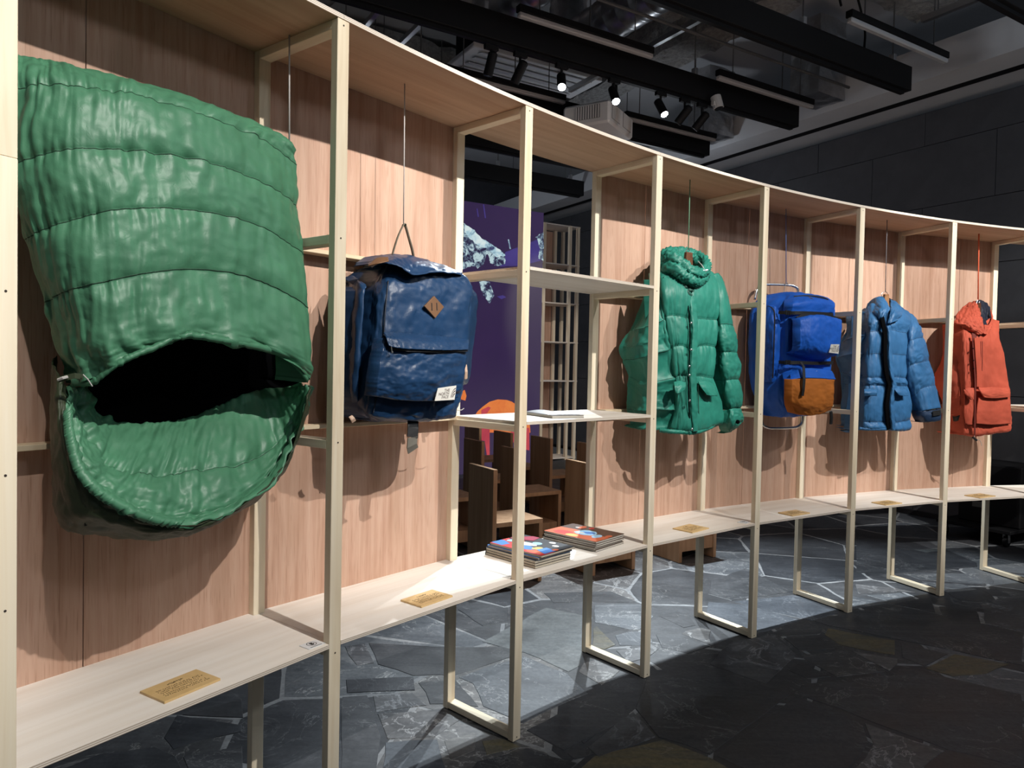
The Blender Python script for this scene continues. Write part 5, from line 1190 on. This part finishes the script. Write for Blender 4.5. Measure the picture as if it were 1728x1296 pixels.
# sprayed beams and slab ribs: rough, lumpy boxes
def rough_beam(u0, u1, v0, v1, z0, z1, label, round_end=False):
    nu_ = max(6, int((u1-u0)/.09)); nv_ = max(6, int((v1-v0)/.09)); t = room((u0+u1)/2, (v0+v1)/2, z0)
    bm = bmesh.new(); bmesh.ops.create_cube(bm, size=1)
    for ed_axis, cnt in ((0, nu_), (1, nv_), (2, 4)):
        es = [e for e in bm.edges if abs((e.verts[0].co-e.verts[1].co)[ed_axis]) > 1e-6]; bmesh.ops.subdivide_edges(bm, edges=es, cuts=min(cnt, 60), use_grid_fill=True)
    for vtx in bm.verts:
        c = vtx.co; p = Vector((c.x*(u1-u0), c.y*(v1-v0), (c.z+.5)*(z1-z0)))
        q = p*2.3+Vector((u0*3, v0*5, 0)); d = Vector((mnoise.fractal(q*2.2, .9, 2, 3), mnoise.fractal(q*2.2+Vector((7, 3, 1)), .9, 2, 3), mnoise.fractal(q*2.2+Vector((1, 9, 4)), .9, 2, 3)))*.035
        k = 1-.10*(abs(c.x*2)**8+abs(c.y*2)**8); vtx.co = Vector((p.x, p.y*k, p.z))+d
    me = bpy.data.meshes.new('sprayed_girder'); bm.to_mesh(me); bm.free(); me.materials.append(M_SPRAY)
    o = bpy.data.objects.new('sprayed_girder', me); COL.objects.link(o); o.location = t; o.rotation_euler = (0, 0, ROOMROT)
    tag(o, label, 'beam')
rough_beam(4.3, 6.35, 3.25, 3.75, 4.55, 5.0, 'rough fireproofed beam ending by the soffit, behind the long black beam')
rough_beam(2.4, 4.85, 4.9, 5.3, 4.75, 5.0, 'rough fireproofed beam above the lighting beam')
rough_beam(5.0, 5.4, 3.9, 8.3, 4.62, 5.0, 'rough fireproofed beam running across the ceiling towards the far wall')
rough_beam(2.2, 4.7, 7.3, 8.0, 4.3, 4.98, 'rough fireproofed beam seen through the open bay')
rough_beam(1.4, 1.9, 1.5, 8.5, 4.6, 5.0, 'rough fireproofed beam above the left part of the shelf')
# foil-wrapped duct boxes lettered OA
M_LABELW = plain('grey_white_stencil_card', (.36, .36, .36), .6)
M_STENCIL = plain('black_stencil', (.015, .015, .015), .7)
for (u, v, z, s), lab in (((6.21, 4.60, 4.1, .65), 'foil-wrapped duct box marked O A behind the long black beam'), ((6.21, 6.00, 4.1, .65), 'foil-wrapped duct box marked O A above the far end of the shelf')):
    t = thing('foil_duct_box', lab, 'duct', room(u, v, z), ROOMROT)
    bm = bmesh.new(); bmesh.ops.create_cube(bm, size=1); bmesh.ops.subdivide_edges(bm, edges=bm.edges[:], cuts=14, use_grid_fill=True)
    for vt in bm.verts:
        p = Vector((vt.co.x*.62*s, vt.co.y*.5*s, (vt.co.z+.5)*.75)); vt.co = p+Vector((fn(p.x*9, p.y*9, p.z*9), fn(p.x*9+5, p.y*9, p.z*9), fn(p.x*9, p.y*9+5, p.z*9)))*.014
    me = bpy.data.meshes.new('wrap'); bm.to_mesh(me); bm.free(); me.materials.append(M_FOIL); o = bpy.data.objects.new('wrap', me); link(o, t)
    lb = ob('stencil_label', MB().box((-.02, -.275*s, .36), (.34*s, .004, .11)), M_LABELW, t)
    px = Vector(t.location)+D1*(-.125*s)+D2*(-.275*s-.0025)+Vector((0, 0, .33)); letters('lettering', 'O A', px, D1, (0, 0, 1), .085, M_STENCIL, lb, .0005)
# thin hangers, conduits and channels
rng = random.Random(21)
for a, b, lab in (((2.0,5.2),(5.9,5.2),'thin grey conduit running along behind the lighting beam'), ((2.2,7.5),(5.7,7.5),'thin grey conduit seen through the open bay'), ((1.2,4.25),(6.2,4.25),'thin grey conduit over the tube lights')):
    o = ob('conduit', MB().tube([room(*a, 4.12)-room(*a, 4.12), room(*b, 4.12)-room(*a, 4.12)], .013, 8), RODM, loc=room(*a, 4.12)); tag(o, lab, 'pipe')
for k, (u, v, L, z) in enumerate(((2.1,3.4,3.6,4.35),(2.55,4.5,2.6,4.42),(1.15,4.4,2.0,4.3),(4.5,2.2,4.2,4.4),(5.55,2.0,1.2,4.15),(3.3,6.8,3.0,4.17))):
    o = tag(ob('steel_channel', MB().box((0, 0, 0), (.041, L, .021)).box((-.018, 0, .02), (.004, L, .03)).box((.018, 0, .02), (.004, L, .03)), M_STEEL, loc=room(u, v+L/2, z), rotz=ROOMROT), ['steel channel crossing above the left end of the lighting beam', 'steel channel between the two silver ducts', 'steel channel at the top left of the ceiling', 'steel channel right of the silver ducts', 'steel channel over the end of the long black beam', 'steel channel seen through the open bay'][k], 'channel')
    for q in (-.4, .4):
        ob('rod', MB().tube([(0, q*L, 0), (0, q*L, min(5.0, 5.045 if k < 4 else 4.9)-z)], .005, 6), RODM, o)
tag(ob('cable', MB().tube([catmull([room(*p) for p in ((4.55,3.2,4.0),(4.75,3.4,4.35),(5.1,3.5,4.45),(5.35,3.55,4.2),(5.36,3.55,4.015))], 4*k/30)-room(4.55,3.2,4.0) for k in range(31)], .009, 6), M_BLACK, loc=room(4.55,3.2,4.0), smooth=True), 'black power cable looping down to the long black beam', 'cable')
# ------------------------------------------------------------------ behind the shelf: plywood chairs, projection screen, tall far shelf, equipment
CB = .030; CWD = .34; CDP = .385
def chair(u, v, label):
    t = thing('plywood_chair', label, 'chair', room(u, v, 0), ROOMROT, 'plywood chairs behind the shelf')
    ob('backrest', MB().box((CB/2, 0, .3825), (CB, CWD, .765)), M_CHAIR, t, bevel=.0015)
    ob('seat', MB().box((CB+(CDP-CB)/2, 0, .405), (CDP-CB, CWD, CB)), M_CHAIR, t, bevel=.0015)
    ob('front_leg', MB().box((CDP-CB/2, 0, .195), (CB, CWD, .39)), M_CHAIR, t, bevel=.0015)
    ob('stretcher', MB().box((CDP/2, 0, .12), (CDP-2*CB, CWD-.02, .09)), M_CHAIR, t, bevel=.0015)
    return t
ch = chair(2.25, 4.12, 'plywood chair with high back nearest behind the open bay')
for u, v, lab in ((3.0, 4.05, 'plywood chair behind the right back post of the open bay'), (2.98, 4.95, 'plywood chair behind the front post of the open bay'), (2.98, 5.62, 'plywood chair furthest left, behind the nearest one'),
                  (3.78, 4.02, 'plywood chair whose legs show under the shelf below the teal jacket'), (3.78, 4.98, 'plywood chair mostly hidden behind the teal jacket bay'), (3.70, 5.62, 'plywood chair standing in front of the purple screen edge'), (3.62, 6.2, 'plywood chair below the orange shape of the projection'), (2.25, 5.0, 'plywood chair hidden at the left, its seat edge showing'), (3.62, 6.85, 'plywood chair furthest back against the screen')):
    copy_thing(ch, room(u, v, 0), ROOMROT, lab, 'plywood chairs behind the shelf')
# projection screen with its picture (a projected image gives off light)
VS = 8.3
sc = thing('projection_screen', 'purple projection of a snowy mountain and an orange tent on a tall screen', 'screen', room(4.1, VS, 0), ROOMROT)
def glow(name, cols, scale, es, thr=None):
    m, nt, b = newmat(name); v = coords(nt, (1, 1, 1)); n = noise(nt, v, scale, 6, .7, .5)
    c = ramp(nt, n, cols); b.inputs['Base Color'].default_value = (.06, .06, .06, 1); b.inputs['Roughness'].default_value = .8
    nt.links.new(c, b.inputs['Emission Color']); b.inputs['Emission Strength'].default_value = es; return m
M_PURPLE = glow('purple_projected_light', [(.3, (.030, .012, .075)), (.7, (.042, .016, .095))], .8, .62)
M_SNOW = glow('snow_and_rock_projected_light', [(.44, (.02, .012, .07)), (.50, (.20, .30, .42)), (.56, (.72, .95, 1.0))], 9, .62)
M_SNOWC = glow('bright_snow_projected_light', [(.36, (.04, .05, .16)), (.46, (.45, .70, .82)), (.6, (.85, 1.0, 1.0))], 7, .75)
M_BLUEHILL = glow('blue_hill_projected_light', [(.3, (.05, .03, .22)), (.7, (.09, .06, .34))], 3, .6)
M_TENT = glow('orange_projected_light', [(.3, (.75, .13, .02)), (.7, (.95, .30, .06))], 2.5, .8)
M_TENTD = glow('red_projected_light', [(.3, (.45, .02, .06)), (.7, (.75, .07, .09))], 3, .7)
ob('panel', MB().box((0, .03, 1.77), (2.68, .06, 3.54)), M_PURPLE, sc)
def screen_patch(name, pts, mat, lift):
    inv = sc.matrix_basis.inverted(); P = [inv @ onv(x, y, VS) for x, y in pts]; k = len(P); m = MB()
    m.add([(p.x, -.0005, p.z) for p in P]+[(p.x, -lift, p.z) for p in P], [tuple(range(k)), tuple(range(2*k-1, k-1, -1))]+[(a, (a+1) % k, k+(a+1) % k, k+a) for a in range(k)])
    return ob(name, m, mat, sc)
def jag(pts, amp, seed):
    out = []
    for a, b in zip(pts, pts[1:]+pts[:1]):
        for j in range(6):
            t = j/6; out.append((a[0]+(b[0]-a[0])*t+amp*fn(a[0]*.3+j*1.7, seed), a[1]+(b[1]-a[1])*t+amp*fn(a[1]*.3+j*1.3, seed+4)))
    return out
screen_patch('mountain', jag([(700,350),(745,362),(785,378),(799,387),(807,400),(818,406),(830,412),(845,424),(853,428),(852,446),(838,449),(828,444),(822,428),(815,446),(806,452),(795,448),(784,455),(700,470)], 4, 1), M_SNOW, .002)
screen_patch('snow_ridge', jag([(784,378),(800,389),(812,402),(826,410),(846,424),(853,432),(838,434),(822,420),(806,414),(792,402),(784,392)], 2, 5), M_SNOWC, .004)
screen_patch('blue_hill', jag([(840,440),(852,426),(866,420),(905,405),(912,404),(912,440),(880,448),(845,450)], 2, 3), M_BLUEHILL, .001)
screen_patch('mountain', jag([(905,400),(914,392),(917,392),(917,440),(908,436),(911,420)], 2, 7), M_SNOW, .003)
screen_patch('reflection', jag([(808,472),(826,476),(834,498),(826,512),(816,500),(811,486)], 2, 9), M_SNOW, .003)
screen_patch('reflection', jag([(839,500),(848,498),(854,502),(846,505)], 1, 11), M_BLUEHILL, .003)
for x0, x1, y0, y1 in ((857,860,404,420), (815,818,345,368), (804,806,352,366)): screen_patch('falling_streak', [(x0,y0),(x0+1.6,y0),(x1+2,y1),(x1,y1)], M_SNOWC if y0 > 390 else M_BLUEHILL, .004)
screen_patch('tent', [(802,700),(806,694),(815,686),(826,678),(840,674),(855,675),(864,678),(880,690),(893,706),(895,730),(804,730)], M_TENT, .003)
screen_patch('tent_shadow', [(812,692),(824,686),(828,688),(822,697),(812,701)], M_TENTD, .005)
screen_patch('tent_side', [(800,722),(826,722),(826,768),(822,772),(818,744),(802,742)], M_TENTD, .005)
screen_patch('tent_side', [(862,722),(893,722),(893,760),(876,756),(862,742)], M_TENTD, .005)
screen_patch('lantern', [(777,662),(784,658),(787,668),(785,676),(778,674)], M_TENT, .005)
# tall far shelf of the same timber
fs = thing('tall_far_shelf', 'tall pale timber shelf standing far back beside the purple screen', 'shelf', room(5.9, 9.0, 0), ROOMROT)
for u in (-.50, .02, .49, .64):
    for y in (0, .40): ob('post', MB().box((u, y, 1.79), (.045, .045, 3.58)), M_PINE_Z, fs)
for k in range(7):
    zz = .03+k*.59; ob('shelf_board', MB().box((.07, .2, zz), (1.20, .44, .018)), M_BIRCH, fs)
for u0, u1 in ((-.5, .018), (.022, .46)): ob('back_panel', MB().box(((u0+u1)/2, .43, 1.80), (u1-u0, .01, 3.5)), M_LAUAN, fs)
# rolling equipment rack by the stone wall
er = thing('equipment_cart', 'black equipment box on castors in the dark by the stone wall', 'cart', onz(1716, 893, 0)-D1*.62, ROOMROT)
ob('cabinet', MB().box((.1, -.1, .40), (.46, .50, .52)), M_BLACK, er, bevel=.01); ob('base', MB().box((.02, -.05, .125), (.62, .60, .03)), M_BLACK, er, bevel=.004)
ob('handle_plate', MB().box((-.13, -.02, .30), (.006, .10, .05)), plain('dull_grey_plate', (.08, .085, .08), .6), er)
for x, y in ((-.24, .20), (-.24, -.30), (.28, .20), (.28, -.30)):
    w_ = ob('castor', MB().lathe((x, y-.014, .045), [(.044, 0), (.045, .004), (.045, .024), (.044, .028)], 18, Matrix.Rotation(-math.pi/2, 3, 'X')), M_BLACK, er)
    ob('fork', MB().box((x, y-.02, .075), (.03, .004, .08)).box((x, y+.02, .075), (.03, .004, .08)).box((x, y, .112), (.05, .05, .008)), M_STEEL, w_)
